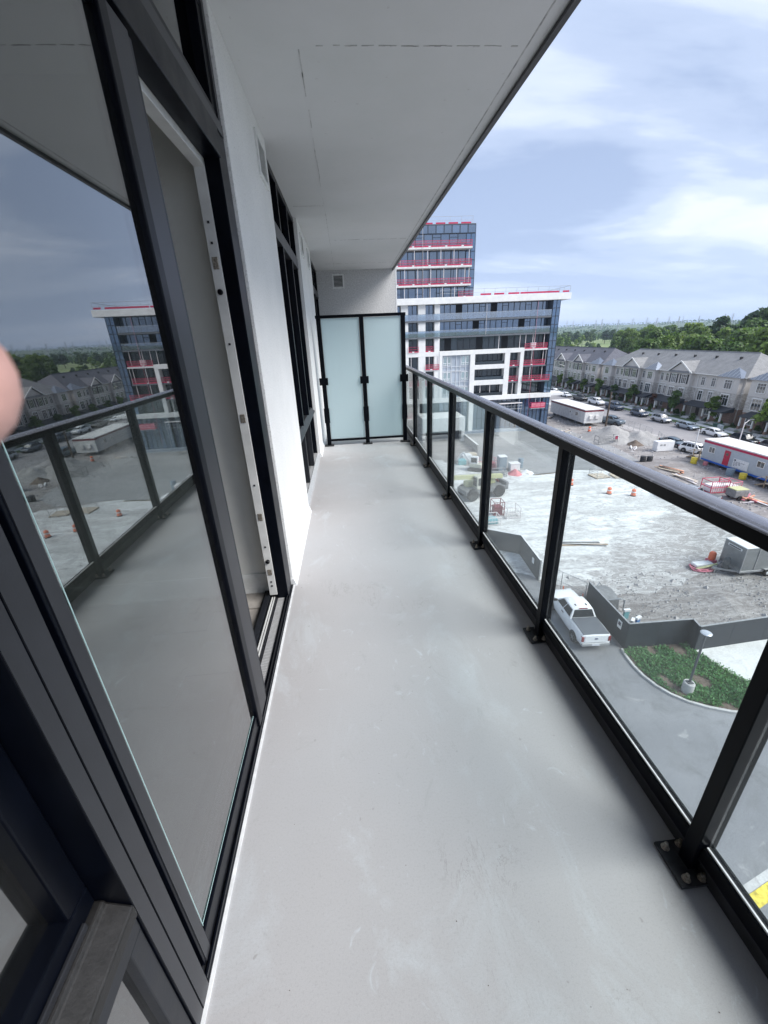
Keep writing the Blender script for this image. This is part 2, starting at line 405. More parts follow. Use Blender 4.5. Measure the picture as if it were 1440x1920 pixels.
# --- windows in the wall
def frame_rect(mb, y0, y1, z0, z1, t, x0, x1):
    mb.box(x0, x1, y0, y1, z0, z0+t); mb.box(x0, x1, y0, y1, z1-t, z1)
    mb.box(x0, x1-.001, y0, y0+t, z0+t, z1-t); mb.box(x0, x1-.001, y1-t, y1, z0+t, z1-t)
def wall_window(y0, y1, label, muls):
    w = thing('window', label, 'window', (WX, (y0+y1)/2, 0))
    fr = MB(); frame_rect(fr, y0, y1, .02, CZ, .055, -.60, -.515); fr.build('frame', 'frame_black', w, bevel=.003)
    MB().prism([(-.60, .64), (-.505, .64), (-.488, .655), (-.488, .668), (-.535, .715), (-.60, .72)], 'y', y0+.055, y1-.055).build('sill_bar', 'frame_satin', w, bevel=.003)
    MB().prism([(-.60, .02), (-.478, .0), (-.478, .03), (-.52, .076), (-.60, .08)], 'y', y0+.002, y1-.002).build('bottom_sill', 'track_aluminium', w)
    MB().box(-.60, -.505, y0+.055, y1-.055, 2.345, 2.455).build('transom_bar', 'frame_satin', w, bevel=.003)
    ys = [y0+.055]+muls+[y1-.055]
    for y in muls:
        MB().box(-.60, -.507, y-.028, y+.028, .72, 2.345).build('mullion', 'frame_black', w, bevel=.003)
        MB().box(-.60, -.51, y-.025, y+.025, 2.455, CZ-.055).build('mullion', 'frame_black', w, bevel=.003)
        MB().box(-.60, -.51, y-.025, y+.025, .08, .64).build('mullion', 'frame_dark', w, bevel=.003)
    for a, b in zip(ys[:-1], ys[1:]):
        for c, d in ((.08, .64), (.72, 2.345), (2.455, CZ-.055)):
            MB().box(-.562, -.554, a+.005, b-.005, c, d).build('pane', 'window_glass', w)
    return w
wall_window(3.752, 5.778, 'dark framed window between the two white stucco piers', [4.43, 5.1])
wall_window(7.702, 9.79, 'dark framed window next to the grey end wall', [8.7])

simple('sill_dark', (.016, .0155, .016), .55, .1, var=.35, vscale=26, bscale=120, bstr=.15)
# --- sliding door set and fixed sidelight
dr = thing('sliding_door', 'large reflecting sliding glass door, slid half open on the balcony', 'door', (WX, .9, 0))
lf = dr
MB().box(-.525, -.4885, .562, .600, .035, 2.275).build('stile', 'frame_black', lf, bevel=.002)
MB().box(-.4885, -.4868, .570, .600, .036, 2.274).build('stile_face', 'frame_satin', lf)
st = MB().box(-.525, -.484, 1.331, 1.445, .035, 2.275).build('stile', 'frame_satin', lf, bevel=.003)
MB().box(-.520, -.4795, 1.283, 1.331, .04, 2.275).build('edge_trim', 'frame_black', lf, bevel=.004)
MB().box(-.522, -.492, 1.445, 1.480, .035, 2.275).build('seal', 'frame_dark', lf)
MB().box(-.52, -.488, .600, 1.283, .035, .105).build('bottom_rail', 'frame_black', lf, bevel=.003)
MB().box(-.52, -.488, .600, 1.283, 2.235, 2.275).build('top_rail', 'frame_black', lf, bevel=.003)
MB().box(-.507, -.497, .600, 1.283, .105, 2.235).build('pane', 'door_glass', lf)
sp_ = MB(); sp_.box(-.4955, -.4945, .606, .6085, .11, 2.23); sp_.box(-.4955, -.4945, .6125, .6145, .11, 2.23);
sp_.box(-.4955, -.4945, .6145, 1.272, .116, .119); sp_.build('spacer_bar', 'spacer', lf)
df = thing('door_frame', 'black aluminium frame around the sliding door with transom window above', 'door frame', (WX, 1.4, 0))
MB().box(-.60, -.4795, .459, .4912, 0, CZ).build('mullion', 'frame_black', df, bevel=.002)
MB().box(-.4795, -.478, .460, .4910, 0, CZ).build('mullion_face', 'frame_satin', df)
MB().box(-.60, -.4795, .4948, .540, 0, CZ).build('mullion', 'frame_black', df, bevel=.002)
MB().box(-.4795, -.4775, .4950, .5365, 0, CZ).build('mullion_face', 'frame_satin', df)
MB().box(-.60, -.52, .4912, .562, 0, CZ).build('mullion_core', 'frame_black', df)
MB().box(-.556, -.488, 2.27, 2.40, .0, 2.40).build('jamb', 'frame_black', df, bevel=.003)
MB().box(-.60, -.492, 2.400, 2.437, .0, CZ).build('jamb_cover', 'frame_satin', df, bevel=.002)
jt = MB().box(-.603, -.556, 2.262, 2.40, .05, 2.30).build('lock_strip', 'frame_white', df, bevel=.002)
for z, hh, dk in ((2.06, .010, 1), (1.98, .012, 1), (1.90, .05, 0), (1.78, .07, 2), (1.55, .010, 1), (1.18, .045, 0), (.80, .010, 1), (.60, .045, 0), (.40, .010, 1), (.30, .05, 2), (.22, .04, 0), (.15, .009, 1), (.12, .009, 1)):
    if dk == 1: MB().box(-.585, -.575, 2.2585, 2.263, z-.005, z+.005).build('screw', 'vent_dark', jt)
    elif dk == 0: MB().box(-.592, -.566, 2.2580, 2.263, z-hh/2, z+hh/2).build('strike_plate', 'bolt_steel', jt, bevel=.002)
    else: MB().lathe([(.002, 0), (.012, 0), (.013, -.014), (.008, -.02)], 12, (-.579, 2.262, z), 'y').build('latch', 'frame_black', jt)
MB().box(-.556, -.478, .562, 2.27, 2.29, 2.40).build('head', 'frame_black', df, bevel=.003)
MB().box(-.603, -.556, .562, 2.27, 2.262, 2.40).build('head_strip', 'frame_white', df, bevel=.002)
MB().box(-.60, -.482, .540, 2.40, 2.402, 2.446).build('transom_bar', 'frame_satin', df, bevel=.002)
tr = MB(); frame_rect(tr, .541, 2.399, 2.448, CZ, .05, -.60, -.50); tr.build('transom_frame', 'frame_black', df, bevel=.003)
MB().box(-.552, -.544, .591, 2.349, 2.498, CZ-.05).build('pane', 'window_glass', df)
# threshold tracks
th = MB().box(-.66, -.478, .540, 2.437, -.01, .012).build('threshold', 'frame_dark', df)
for xa, xb, z, mm in ((-.486, -.480, .030, 'frame_black'), (-.497, -.4925, .034, 'frame_satin'), (-.511, -.505, .026, 'frame_black'), (-.567, -.561, .03, 'frame_satin'), (-.580, -.574, .03, 'frame_white'), (-.594, -.587, .03, 'frame_white'), (-.635, -.605, .045, 'frame_dark')):
    MB().box(xa, xb, .542, 2.27, .012, z).build('track', mm, th)
MB().box(-.556, -.513, .60, 2.268, .012, .020).build('tread_plate', 'track_aluminium', th)
simple('galv_thin', (.36, .36, .36), .5, .3)
rb = MB()
for k in range(150):
    y = .62+k*.011
    if y < 2.26: rb.add([(-.555, y, .0205), (-.514, y-.012, .0205), (-.514, y-.009, .0205), (-.555, y+.003, .0205)], [(0,1,2,3)])
ro = rb.build('tread_ribs', 'galv_thin', th); tag(ro, kind='stuff')
tag(MB().box(-.478, -.4685, -.4, 2.437, 0, .006).build('sealant_line', 'sealant', df), None)
# fixed window beside the door
fw = thing('window', 'dark fixed window with a bevelled sill bar beside the sliding door', 'window', (WX, -.5, 0))
fr = MB(); frame_rect(fr, -2.2, .457, .612, CZ, .05, -.60, -.535); fr.build('frame', 'frame_black', fw, bevel=.004)
MB().prism([(-.60, .548), (-.476, .548), (-.476, .580), (-.519, .602), (-.522, .610), (-.60, .612)], 'y', -2.2, .4585).build('sill_bar', 'sill_dark', fw, bevel=.004)
MB().box(-.5345, -.527, -2.2, .42, .610, .626).build('glazing_bead', 'frame_satin', fw, bevel=.002)
MB().box(-.578, -.570, -2.15, .407, .66, CZ-.05).build('pane', 'door_glass', fw)
fr = MB(); frame_rect(fr, -2.2, .457, .01, .546, .042, -.56, -.482); fr.build('lower_frame', 'frame_dark', fw, bevel=.003)
MB().box(-.512, -.504, -2.158, .415, .052, .504).build('pane', 'door_glass', fw)
MB().lathe([(.001, 0), (.016, 0), (.018, .02), (.012, .03), (.001, .034)], 14, (-.470, .395, .03), 'x').build('door_stop', 'vent_white', fw, smooth=True)

# --- room behind
rm = MB(); rm.box(-5.0, -.62, 2.40, 2.50, -.05, 2.8)
rw = struct(MB().box(-5.0, -.604, 2.40, 2.55, -.05, CZ).build('room_wall', 'room_wall'))
MB().prism([(2.40, -.0), (2.40, .14), (2.390, .14), (2.384, .115), (2.384, .03), (2.378, .0)], 'x', -5.0, -.61).build('baseboard', 'vent_white', rw, world=False)
struct(MB().box(-5.0, -4.9, -2.4, 2.40, -.05, CZ).build('room_back_wall', 'room_wall'))
struct(MB().box(-5.0, -.605, -2.5, -2.4, -.05, CZ).build('room_side_wall', 'room_wall'))
struct(MB().box(-5.0, -.605, -2.4, 2.40, 2.62, 2.72).build('room_ceiling', 'room_wall'))
rf = struct(MB().box(-5.0, -.64, -2.4, 2.40, -.06, -.012).build('room_floor', 'room_floor'))
pl = MB().box(-2.9, 0, 0, .178, -.012, 0).mesh('floor_plank', 'room_floor')
for i in range(11):
    o = link_part('floor_plank', pl, rf, (-.642-(i%3)*.3, 2.39-.18*(i+1), 0)); 
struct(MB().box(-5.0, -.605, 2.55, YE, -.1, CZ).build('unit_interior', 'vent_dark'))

# --- glass railing
gr = thing('glass_railing', 'black metal balcony railing with clear glass panels', 'railing', (.965, 2.8, 0))
def rail_piece(y0, y1):
    o = MB().box(.930, 1.005, y0, y1, 1.062, 1.0975).build('top_rail', 'black_coat', gr, bevel=.0015)
    pts = [(.931, 1.0977), (.932, 1.1012), (.9355, 1.1035)]
    for k in range(9):
        a = k/8; pts.append((.938+.059*a, 1.1045+.0115*math.sin(math.pi*a)))
    pts += [(.9995, 1.1035), (1.003, 1.1012), (1.004, 1.0977)]
    return MB().prism(pts, 'y', y0, y1).build('rail_cap', 'rail_sheen', o, bevel=.001)
simple('rail_sheen', (.27, .28, .33), .26, .55, var=.10, vscale=30, spec=1.0)  # pale lavender base puts the sky's sheen into the rail top's colour
[n for n in M['rail_sheen'].node_tree.nodes if n.type == 'BSDF_PRINCIPLED'][0].inputs['IOR'].default_value = 2.0
rail_piece(-2.3, 3.866); rail_piece(3.8685, 6.138); rail_piece(6.1405, YE-.002)
PY = [-1.478, -.411, .656, 1.723, 2.79, 3.867, 5.00, 6.14]
for y in PY+[7.3, 8.5, 9.7]:
    po = MB().box(.931, .9945, y-.0215, y+.0215, .012, 1.0635).build('post', 'black_coat', gr, bevel=.003)
    pt = MB().box(.882, 1.006, y-.061, y+.061, .001, .013).build('base_plate', 'black_plate', po, bevel=.002)
    for bx_, by_ in ((.905, .042), (.908, -.042), (.955, .045), (.955, -.045)):
        b = MB(); b.lathe([(.001, .012), (.0125, .012), (.0125, .0155), (.009, .0155), (.009, .024), (.0055, .0245), (.0055, .036), (.001, .0365)], 8, (bx_, y+by_, 0)); b.build('bolt', 'bolt_steel', po)
    sd = MB(); 
YS = [-2.3]+PY+[7.3, 8.5, 9.7]
for a, b in zip(YS[:-1], YS[1:]):
    lo, hi = a+.0215+.004, b-.0215-.004
    br = MB().box(.947, .985, a+.0215, b-.0215, .070, .124).build('bottom_rail', 'black_coat', gr, bevel=.003)
    MB().box(.962, .980, a+.0215, b-.0215, 0.0, .072).build('light_stop', 'black_plate', br)  # added dark strip that blocks light from passing under the bottom rail
    MB().box(.9555, .9605, lo, hi, .122, .131).build('gasket', 'sealant', br)
    MB().box(.946, .9475, lo, hi, .0695, .0725).build('lower_lip', 'frame_satin', br)
    MB().box(.961, .969, lo, hi, .116, 1.066).build('glass_panel', 'rail_glass', gr)

# --- frosted privacy screen
ps = thing('privacy_screen', 'frosted glass privacy screen in a black frame across the balcony', 'screen', (.24, 6.44, 0))
SYc = 6.44
SX = [-.37, .24, .842]
for x in SX:
    po = MB().box(x-.031, x+.031, SYc-.022, SYc+.022, .010, 1.832).build('post', 'black_coat', ps, bevel=.003)
    bp = MB().prism([(SYc-.06, .001), (SYc+.05, .001), (SYc+.05, .013), (SYc-.056, .013), (SYc-.075, .024), (SYc-.08, .018)], 'x', x-.07, x+.07).build('base_plate', 'black_plate', po)
    MB().box(x-.064, x+.064, SYc-.032, SYc-.0225, .925, 1.03).build('clamp', 'black_coat', po, bevel=.003)
    MB().box(x-.041, x+.041, SYc-.027, SYc-.0225, .36, .585).build('lower_bracket', 'black_coat', po, bevel=.002)
MB().box(SX[0]-.04, SX[2]+.038, SYc-.026, SYc+.026, 1.832, 1.872).build('top_rail', 'black_coat', ps, bevel=.003)
for a, b in zip(SX[:-1], SX[1:]):
    MB().box(a+.031, b-.031, SYc-.016, SYc+.016, .068, .100).build('bottom_rail', 'black_coat', ps, bevel=.002)
    MB().box(a+.034, b-.034, SYc-.005, SYc+.005, .104, 1.828).build('frosted_panel', 'frosted_glass', ps)

# ------------------------------------------------------------------ outdoor materials
def ground_mat(name, cols, scales, bstr=.4, rough=(.75, .95), tracks=None, stain=None, bdist=.05, veins=None, edge=None):
    m, N, p, o = principled(name)
    tc = N.n('ShaderNodeTexCoord').outputs['Object']
    a = N.noise(tc, scales[0], 6, .62, .4); b = N.noise(tc, scales[1], 6, .65, .8); c = N.noise(tc, scales[2], 4, .6)
    col = N.mix(N.ramp(a, [(.36, 0.0), (.62, 1.0)]), cols[0], cols[1])
    col = N.mix(N.ramp(b, [(.48, 0.0), (.66, .85)]), col, cols[2])
    if tracks:
        for rot, sy, amt, colr, loc in tracks:
            t = N.noise(N.mapping(tc, scale=(.07, sy, 1), rot=(0, 0, rot), loc=loc), 1.0, 7, .7, .5)
            col = N.mix(N.ramp(t, [(.50, 0.0), (.57, amt)]), col, colr)
    if stain:
        s_ = N.noise(N.mapping(tc, loc=(9, 4, 0)), stain[0], 7, .66, 1.3)
        col = N.mix(N.ramp(s_, [(stain[1], 0.0), (stain[1]+.05, stain[3])]), col, stain[2])
    if edge:
        sp3 = N.n('ShaderNodeSeparateXYZ', i_0=tc)
        d_e = N.math('SUBTRACT', N.math('ADD', N.math('MULTIPLY', sp3.outputs[0], edge[0]), N.math('MULTIPLY', sp3.outputs[1], edge[1])), edge[2])
        e_n = N.math('ADD', N.noise(N.mapping(tc, scale=(.6, 1.4, 1), rot=(0, 0, .55)), .45, 9, .72, .9), N.math('MULTIPLY', d_e, .055))
        col = N.mix(N.ramp(e_n, [(.50, .95), (.56, .7), (.66, 0.0)]), col, edge[3])
    for sc_, rot, w_, amt, colr in (veins or []):
        v_ = N.noise(N.mapping(tc, scale=(.55, 1.3, 1), rot=(0, 0, rot)), sc_, 6, .68, 1.0)
        ab = N.math('ABSOLUTE', N.math('SUBTRACT', v_, .5))
        col = N.mix(N.ramp(ab, [(0.0, amt), (w_, amt*.4), (w_*2.2, 0.0)]), col, colr)
    col = N.mix(N.ramp(c, [(.35, .25), (.6, 0.0)]), col, tuple(x*.5 for x in cols[0]))
    setc(N, p, 'Base Color', col); setc(N, p, 'Roughness', N.ramp(b, [(.3, rough[0]), (.7, rough[1])]))
    bump(N, p, N.math('ADD', N.math('MULTIPLY', b, 1.5), c), bstr, bdist)
    return m
ground_mat('dirt', [(.22, .205, .20), (.31, .295, .29), (.40, .385, .375)], (.12, .55, 5.0), .8, veins=[(.4, .3, .03, .5, (.16, .145, .14))], tracks=[(.3, .9, .6, (.15, .135, .13), (1, 2, 0)), (-.12, .6, .5, (.30, .285, .275), (5, 3, 0))])
ground_mat('mud', [(.22, .205, .20), (.31, .295, .29), (.16, .145, .14)], (.35, 1.6, 9.0), .9, veins=[(.8, .7, .03, .6, (.44, .43, .425)), (1.6, .3, .03, .5, (.12, .11, .10))], tracks=[(.9, 1.6, .55, (.36, .345, .34), (2, 1, 0)), (.5, 1.3, .5, (.14, .125, .12), (7, 7, 0))])
ground_mat('pale_concrete', [(.66, .675, .67), (.76, .775, .77), (.58, .585, .58)], (.16, .7, 3.0), .25, tracks=[(.62, .42, .6, (.36, .355, .35), (3, 8, 0)), (.2, .33, .55, (.42, .42, .42), (11, 2, 0)), (-.35, .3, .4, (.74, .75, .745), (0, 1, 0))], stain=(.22, .58, (.36, .355, .35), .75), bdist=.02, edge=(-.528, .849, 13.6, (.25, .235, .23)), veins=[(.22, .5, .018, .75, (.30, .295, .29)), (.5, .2, .014, .6, (.38, .375, .37)), (.9, .9, .02, .5, (.82, .83, .825))])
ground_mat('asphalt_grey', [(.25, .255, .26), (.31, .315, .32), (.22, .225, .225)], (.08, .5, 8.0), .25, tracks=[(-.25, .4, .35, (.36, .36, .36), (0, 4, 0))], stain=(.12, .63, (.18, .18, .18), .6))
ground_mat('asphalt_wet', [(.20, .205, .215), (.26, .265, .275), (.155, .16, .165)], (.16, .6, 14.0), .2, rough=(.30, .6), stain=(.28, .62, (.42, .42, .41), .6), bdist=.01)
ground_mat('road_asphalt', [(.23, .22, .225), (.29, .28, .285), (.33, .32, .32)], (.1, .4, 6.0), .2)
ground_mat('shoulder', [(.40, .385, .385), (.48, .465, .46), (.33, .31, .305)], (.2, .9, 5.0), .5)
ground_mat('white_pad', [(.62, .63, .62), (.70, .71, .70), (.55, .55, .54)], (.3, 1.3, 9.0), .12)
ground_mat('kerb_concrete', [(.46, .46, .45), (.56, .56, .55), (.38, .37, .36)], (.6, 3.0, 12.0), .25)
ground_mat('soil', [(.11, .085, .065), (.16, .125, .10), (.08, .06, .05)], (.5, 2.0, 9.0), .9)
ground_mat('lawn', [(.055, .10, .03), (.08, .135, .045), (.05, .085, .03)], (.2, 1.2, 9.0), .8)
ground_mat('meadow', [(.13, .20, .055), (.19, .25, .085), (.09, .15, .045)], (.012, .06, .4), .8, tracks=[(.5, .05, .7, (.24, .26, .12), (3, 1, 0))])
ground_mat('gravel', [(.30, .295, .29), (.38, .375, .365), (.24, .235, .23)], (.4, 2.2, 14.0), 1.0)
ground_mat('hill', [(.045, .085, .035), (.075, .115, .045), (.14, .19, .07)], (.004, .015, .08), .6)
simple('hoarding', (.020, .026, .035), .6, var=.18, vscale=2.5, bscale=60, bstr=.15)
simple('hoarding_cap', (.30, .31, .32), .5, var=.2, vscale=8)
simple('precast_white', (.72, .725, .715), .75, var=.06, vscale=1.2, bscale=20, bstr=.05)
simple('slab_white', (.66, .66, .655), .8, var=.12, vscale=3)
simple('slab_grey', (.12, .135, .155), .6, var=.15, vscale=2)
simple('mullion_dark', (.02, .028, .042), .4, var=.1)
simple('mullion_white', (.70, .72, .74), .4, var=.06)
simple('spandrel_pale', (.36, .41, .47), .35, var=.08, vscale=.8)
simple('spandrel_dark', (.035, .05, .075), .3, var=.1)
simple('safety_red', (.50, .022, .085), .5, var=.15, vscale=3)
simple('safety_pink', (.62, .20, .26), .6, var=.2, vscale=4)
simple('scaffold_pale', (.72, .68, .68), .45, var=.12, vscale=6)
simple('dark_void', (.012, .014, .018), .9)
mirror_glass('tower_glass', (.030, .050, .085), 1.7, 1.0, .17, .55, (.72, .84, 1.0))
mirror_glass('corner_glass', (.035, .065, .125), 1.7, 1.0, .16, .25, (.66, .82, 1.0))
mirror_glass('dim_glass', (.018, .026, .034), 1.5, .9, .05, .6, (.8, .9, 1.0))
mirror_glass('bright_glass', (.20, .27, .31), 1.7, 1.0, .34, .35, (.85, 1.0, 1.0))
mirror_glass('house_glass', (.05, .06, .07), 1.55, 1.0, .10, .7)
mirror_glass('car_glass', (.012, .015, .018), 1.45, .6, .01, .2)
pane('guard_glass', (.62, .72, .80), 1.5, gain=1.0, minf=.22)
# houses
m, N, p, o = principled('brick_brown')
tc = N.n('ShaderNodeTexCoord').outputs['Object']
bt = N.n('ShaderNodeTexBrick', i_Scale=3.2); N.t.links.new(N.mapping(tc, rot=(R_(90), 0, R_(90))), bt.inputs[0])
bt.inputs['Color1'].default_value = (.22, .135, .105, 1); bt.inputs['Color2'].default_value = (.28, .18, .14, 1); bt.inputs['Mortar'].default_value = (.34, .31, .28, 1)
setc(N, p, 'Base Color', bt.outputs[0]); p.inputs['Roughness'].default_value = .9
m, N, p, o = principled('stone_beige')
tc = N.n('ShaderNodeTexCoord').outputs['Object']
vo = N.n('ShaderNodeTexVoronoi', i_Scale=2.6); N.t.links.new(N.mapping(tc, scale=(1, 1, 2)), vo.inputs['Vector'])
setc(N, p, 'Base Color', N.mix(N.ramp(vo.outputs['Color'], [(.2, 0.0), (.8, 1.0)]), (.36, .335, .31), (.55, .53, .50))); p.inputs['Roughness'].default_value = .9
bump(N, p, vo.outputs['Distance'], .6, .03)
simple('siding', (.60, .57, .54), .75, var=.06, vscale=.7)
simple('trim_white', (.74, .74, .72), .6, var=.05, vscale=2)
simple('shutter', (.035, .035, .04), .6)
m, N, p, o = principled('shingle_grey')
tc = N.n('ShaderNodeTexCoord').outputs['Object']
def shingles(N, p, a, b, c):
    tc = N.n('ShaderNodeTexCoord').outputs['Object']
    bt = N.n('ShaderNodeTexBrick', i_Scale=2.2); N.t.links.new(N.mapping(tc, rot=(0, 0, R_(90)), scale=(1, 1.6, 1)), bt.inputs[0])
    bt.inputs['Color1'].default_value = (*a, 1); bt.inputs['Color2'].default_value = (*b, 1); bt.inputs['Mortar'].default_value = (*c, 1)
    nz = N.noise(tc, .8, 5, .6)
    setc(N, p, 'Base Color', N.mix(N.ramp(nz, [(.35, 0.0), (.7, .5)]), bt.outputs[0], tuple(x*1.35 for x in b))); p.inputs['Roughness'].default_value = .92
    bump(N, p, N.noise(tc, 14, 3, .6), .5, .03)
shingles(N, p, (.19, .19, .19), (.24, .24, .24), (.14, .14, .14))
m, N, p, o = principled('shingle_dark'); shingles(N, p, (.085, .088, .105), (.115, .118, .14), (.06, .06, .07))
simple('metal_roof', (.22, .25, .30), .32, .7, var=.08, vscale=2)
simple('metal_rib', (.42, .46, .52), .32, .7, var=.05)
simple('porch_roof', (.045, .05, .06), .5, .2, var=.1)
simple('door_dark', (.05, .035, .03), .5)
simple('wood', (.38, .29, .20), .8, var=.3, vscale=6)
simple('wood_pale', (.58, .50, .40), .8, var=.25, vscale=6)
# vehicles
def paint(name, c, metal=0.0, rough=.28): return simple(name, c, rough, metal, var=.04, vscale=2, coat=.6)
paint('paint_white', (.78, .79, .80)); paint('paint_silver', (.42, .44, .47), .5); paint('paint_black', (.014, .015, .018)); paint('paint_navy', (.025, .045, .085))
paint('paint_grey', (.09, .095, .105), .4); paint('paint_steel', (.30, .36, .42), .4); paint('paint_bluegrey', (.10, .14, .18), .4)
simple('tyre', (.018, .018, .019), .85, var=.2, vscale=20); simple('rim', (.45, .46, .47), .35, .8)
simple('black_plastic', (.018, .018, .02), .6); simple('tail_red', (.20, .012, .015), .25); simple('head_lamp', (.72, .76, .80), .12)
simple('bed_cover', (.10, .11, .125), .55, var=.1, vscale=3, bscale=40, bstr=.1); simple('plate', (.68, .70, .74), .5); simple('chrome', (.62, .63, .65), .2, .9)
simple('emblem_blue', (.02, .04, .12), .3)
# site
simple('trailer_grey', (.42, .46, .50), .5, var=.05, vscale=2); simple('trailer_white', (.66, .66, .65), .55, var=.1, vscale=2)
simple('trailer_roof', (.68, .67, .66), .6, var=.14, vscale=1); simple('stripe_red', (.45, .012, .075), .5); simple('stripe_maroon', (.19, .015, .03), .5); simple('beam_blue', (.02, .12, .50), .5)
simple('door_red', (.48, .02, .06), .45); simple('orange', (.78, .20, .10), .6, var=.12, vscale=8); simple('orange_pale', (.80, .40, .25), .7, var=.2, vscale=5); simple('yellow', (.80, .62, .06), .55, var=.1, vscale=6); simple('yellow_paint', (.72, .58, .08), .7, var=.35, vscale=5)
simple('lime', (.48, .49, .27), .55, var=.1, vscale=5); simple('machine_pale', (.52, .52, .44), .55, var=.15, vscale=4); simple('machine_grey', (.20, .205, .21), .5, var=.2, vscale=4)
simple('trailer_charcoal', (.21, .22, .225), .4, var=.08, vscale=2); simple('galvanised', (.42, .43, .44), .5, .5, var=.15, vscale=20); simple('lamp_grey', (.10, .105, .11), .5); simple('lamp_top', (.50, .53, .58), .35, .3)
simple('plastic_white', (.74, .75, .76), .45, var=.06); simple('teal', (.18, .42, .46), .5); simple('blue', (.06, .18, .42), .5); simple('toilet_blue', (.22, .28, .33), .55); simple('tarp_pink', (.62, .22, .24), .7, var=.3, vscale=6); simple('rust', (.24, .12, .07), .85, var=.3, vscale=8); simple('bark', (.10, .075, .055), .9, var=.3, vscale=8); simple('sign_white', (.74, .74, .74), .5); simple('ink', (.06, .06, .08), .6); simple('bin_green', (.04, .10, .09), .5)
# leaves
def leaf_mat(name, a, b, tr=.35, hv=.22):
    m, N, p, o = principled(name)
    rn = N.n('ShaderNodeObjectInfo').outputs['Random']
    tc = N.n('ShaderNodeTexCoord').outputs['Object']; geo = N.n('ShaderNodeNewGeometry')
    nz = N.ramp(N.noise(tc, .55, 3, .6), [(.3, 0.0), (.7, 1.0)])
    col = N.mix(nz, a, b)
    col = N.mix(1.0, col, N.ramp(geo.outputs['Random Per Island'], [(0, .62), (.5, 1.0), (1, 1.45)]), 'MULTIPLY')
    col = N.mix(1.0, col, N.ramp(rn, [(0, (.70, .78, .85)), (.35, (.9, .95, .9)), (.7, (1.1, 1.08, .9)), (1, (1.5, 1.35, .95))]), 'MULTIPLY')
    setc(N, p, 'Base Color', col); p.inputs['Roughness'].default_value = .55; p.inputs['Specular IOR Level'].default_value = .3
    tl = N.n('ShaderNodeBsdfTranslucent'); N.t.links.new(N.mix(1.0, col, (1.25, 1.35, .6), 'MULTIPLY'), tl.inputs[0])
    mx = N.n('ShaderNodeMixShader', i_0=tr); N.t.links.new(p.outputs[0], mx.inputs[1]); N.t.links.new(tl.outputs[0], mx.inputs[2]); N.t.links.new(mx.outputs[0], o.inputs[0])
leaf_mat('leaf', (.065, .115, .032), (.12, .185, .05)); leaf_mat('leaf_dark', (.04, .078, .034), (.075, .125, .048)); leaf_mat('leaf_weed', (.07, .18, .075), (.13, .27, .11)); leaf_mat('leaf_red', (.10, .04, .04), (.13, .07, .05))
leaf_mat('leaf_light', (.11, .18, .04), (.18, .26, .07))

# ------------------------------------------------------------------ ground sheets
def hill_h(x, y):
    r = math.hypot(x, y); az = math.atan2(x, y)
    k = min(1, max(0, (r-1500)/1900)); k = k*k*(3-2*k)
    h = 36+5*math.sin(az*5.2+1.1)+4*math.sin(az*13+.4)+2*math.sin(az*29)
    h += 8*noise.noise(Vector((x/700, y/700, 3.3)))
    return k*h
mb = MB(); rings = [0, 40, 120, 300, 700, 1100, 1500, 1800, 2100, 2400, 2700, 3000, 3300, 3600, 4000, 5000, 7000, 11000]; na = 240
for r in rings:
    for k in range(na):
        a = 2*math.pi*k/na; x, y = r*math.sin(a), r*math.cos(a); mb.v.append((x, y, GZ-.06+hill_h(x, y)*(1 if r < 4500 else .6)))
for i in range(len(rings)-1):
    for k in range(na):
        q = (i*na+k, (i+1)*na+k, (i+1)*na+(k+1)%na, i*na+(k+1)%na)
        mb.f.append(q[::-1]); mb.m.append(0 if rings[i] < 1300 else 1)
struct(mb.build('ground', ['meadow', 'hill'], smooth=True))
def sheet(name, poly, lift, mt, sub=None):
    n = len(poly); ar = sum(poly[i][0]*poly[(i+1)%n][1]-poly[(i+1)%n][0]*poly[i][1] for i in range(n))
    if ar < 0: poly = poly[::-1]
    mb = MB(); mb.add([(x, y, GZ+lift) for x, y in poly], [tuple(range(n))]); return struct(mb.build(name, mt))
def rough_edge(pts, amp, step, seed):
    r2 = random.Random(seed); out = []
    n = len(pts)
    for i in range(n):
        a, b = Vector(pts[i]), Vector(pts[(i+1)%n]); L = (b-a).length; k = max(1, int(L/step)); nrm = Vector((-(b-a).y, (b-a).x)).normalized()
        for j in range(k): out.append(tuple(a.lerp(b, j/k)+(nrm*r2.uniform(-amp, amp) if j else Vector((0,0)))))
    return out
sheet('neutral_bounce_sheet', [(-2200, -2200), (57.5, -2200), (57.5, 18.0), (-2200, 18.0)], .004, 'asphalt_grey')  # unseen grey sheet, added to keep green ground bounce off the balcony
sheet('neutral_reflection_sheet', [(57.5, -2200), (2200, -2200), (2200, -21), (57.5, -21)], .004, 'asphalt_grey')  # unseen grey sheet, added so facade glass does not reflect green ground
sheet('construction_yard', [(-40, 18), (60.5, 18), (60.5, 175), (-40, 175)], 0.0, 'dirt')
sheet('muddy_ground', rough_edge([(17.5, 20.3), (58, 20.3), (56, 34), (34, 34), (27, 30), (21, 27.2), (17.6, 28.5)], .35, 1.2, 3), .010, 'mud')
sheet('concrete_pad', rough_edge([(9, 34), (15.5, 29), (18.3, 27.6), (20.5, 26.0), (23, 25.6), (27.5, 27.2), (30.8, 28.8), (35, 31.0), (40, 34.5), (43.5, 40), (44, 50), (42.5, 55.5), (34, 57.6), (26.5, 56.6), (21, 60), (9, 74)], .42, 1.1, 5), .022, 'pale_concrete')
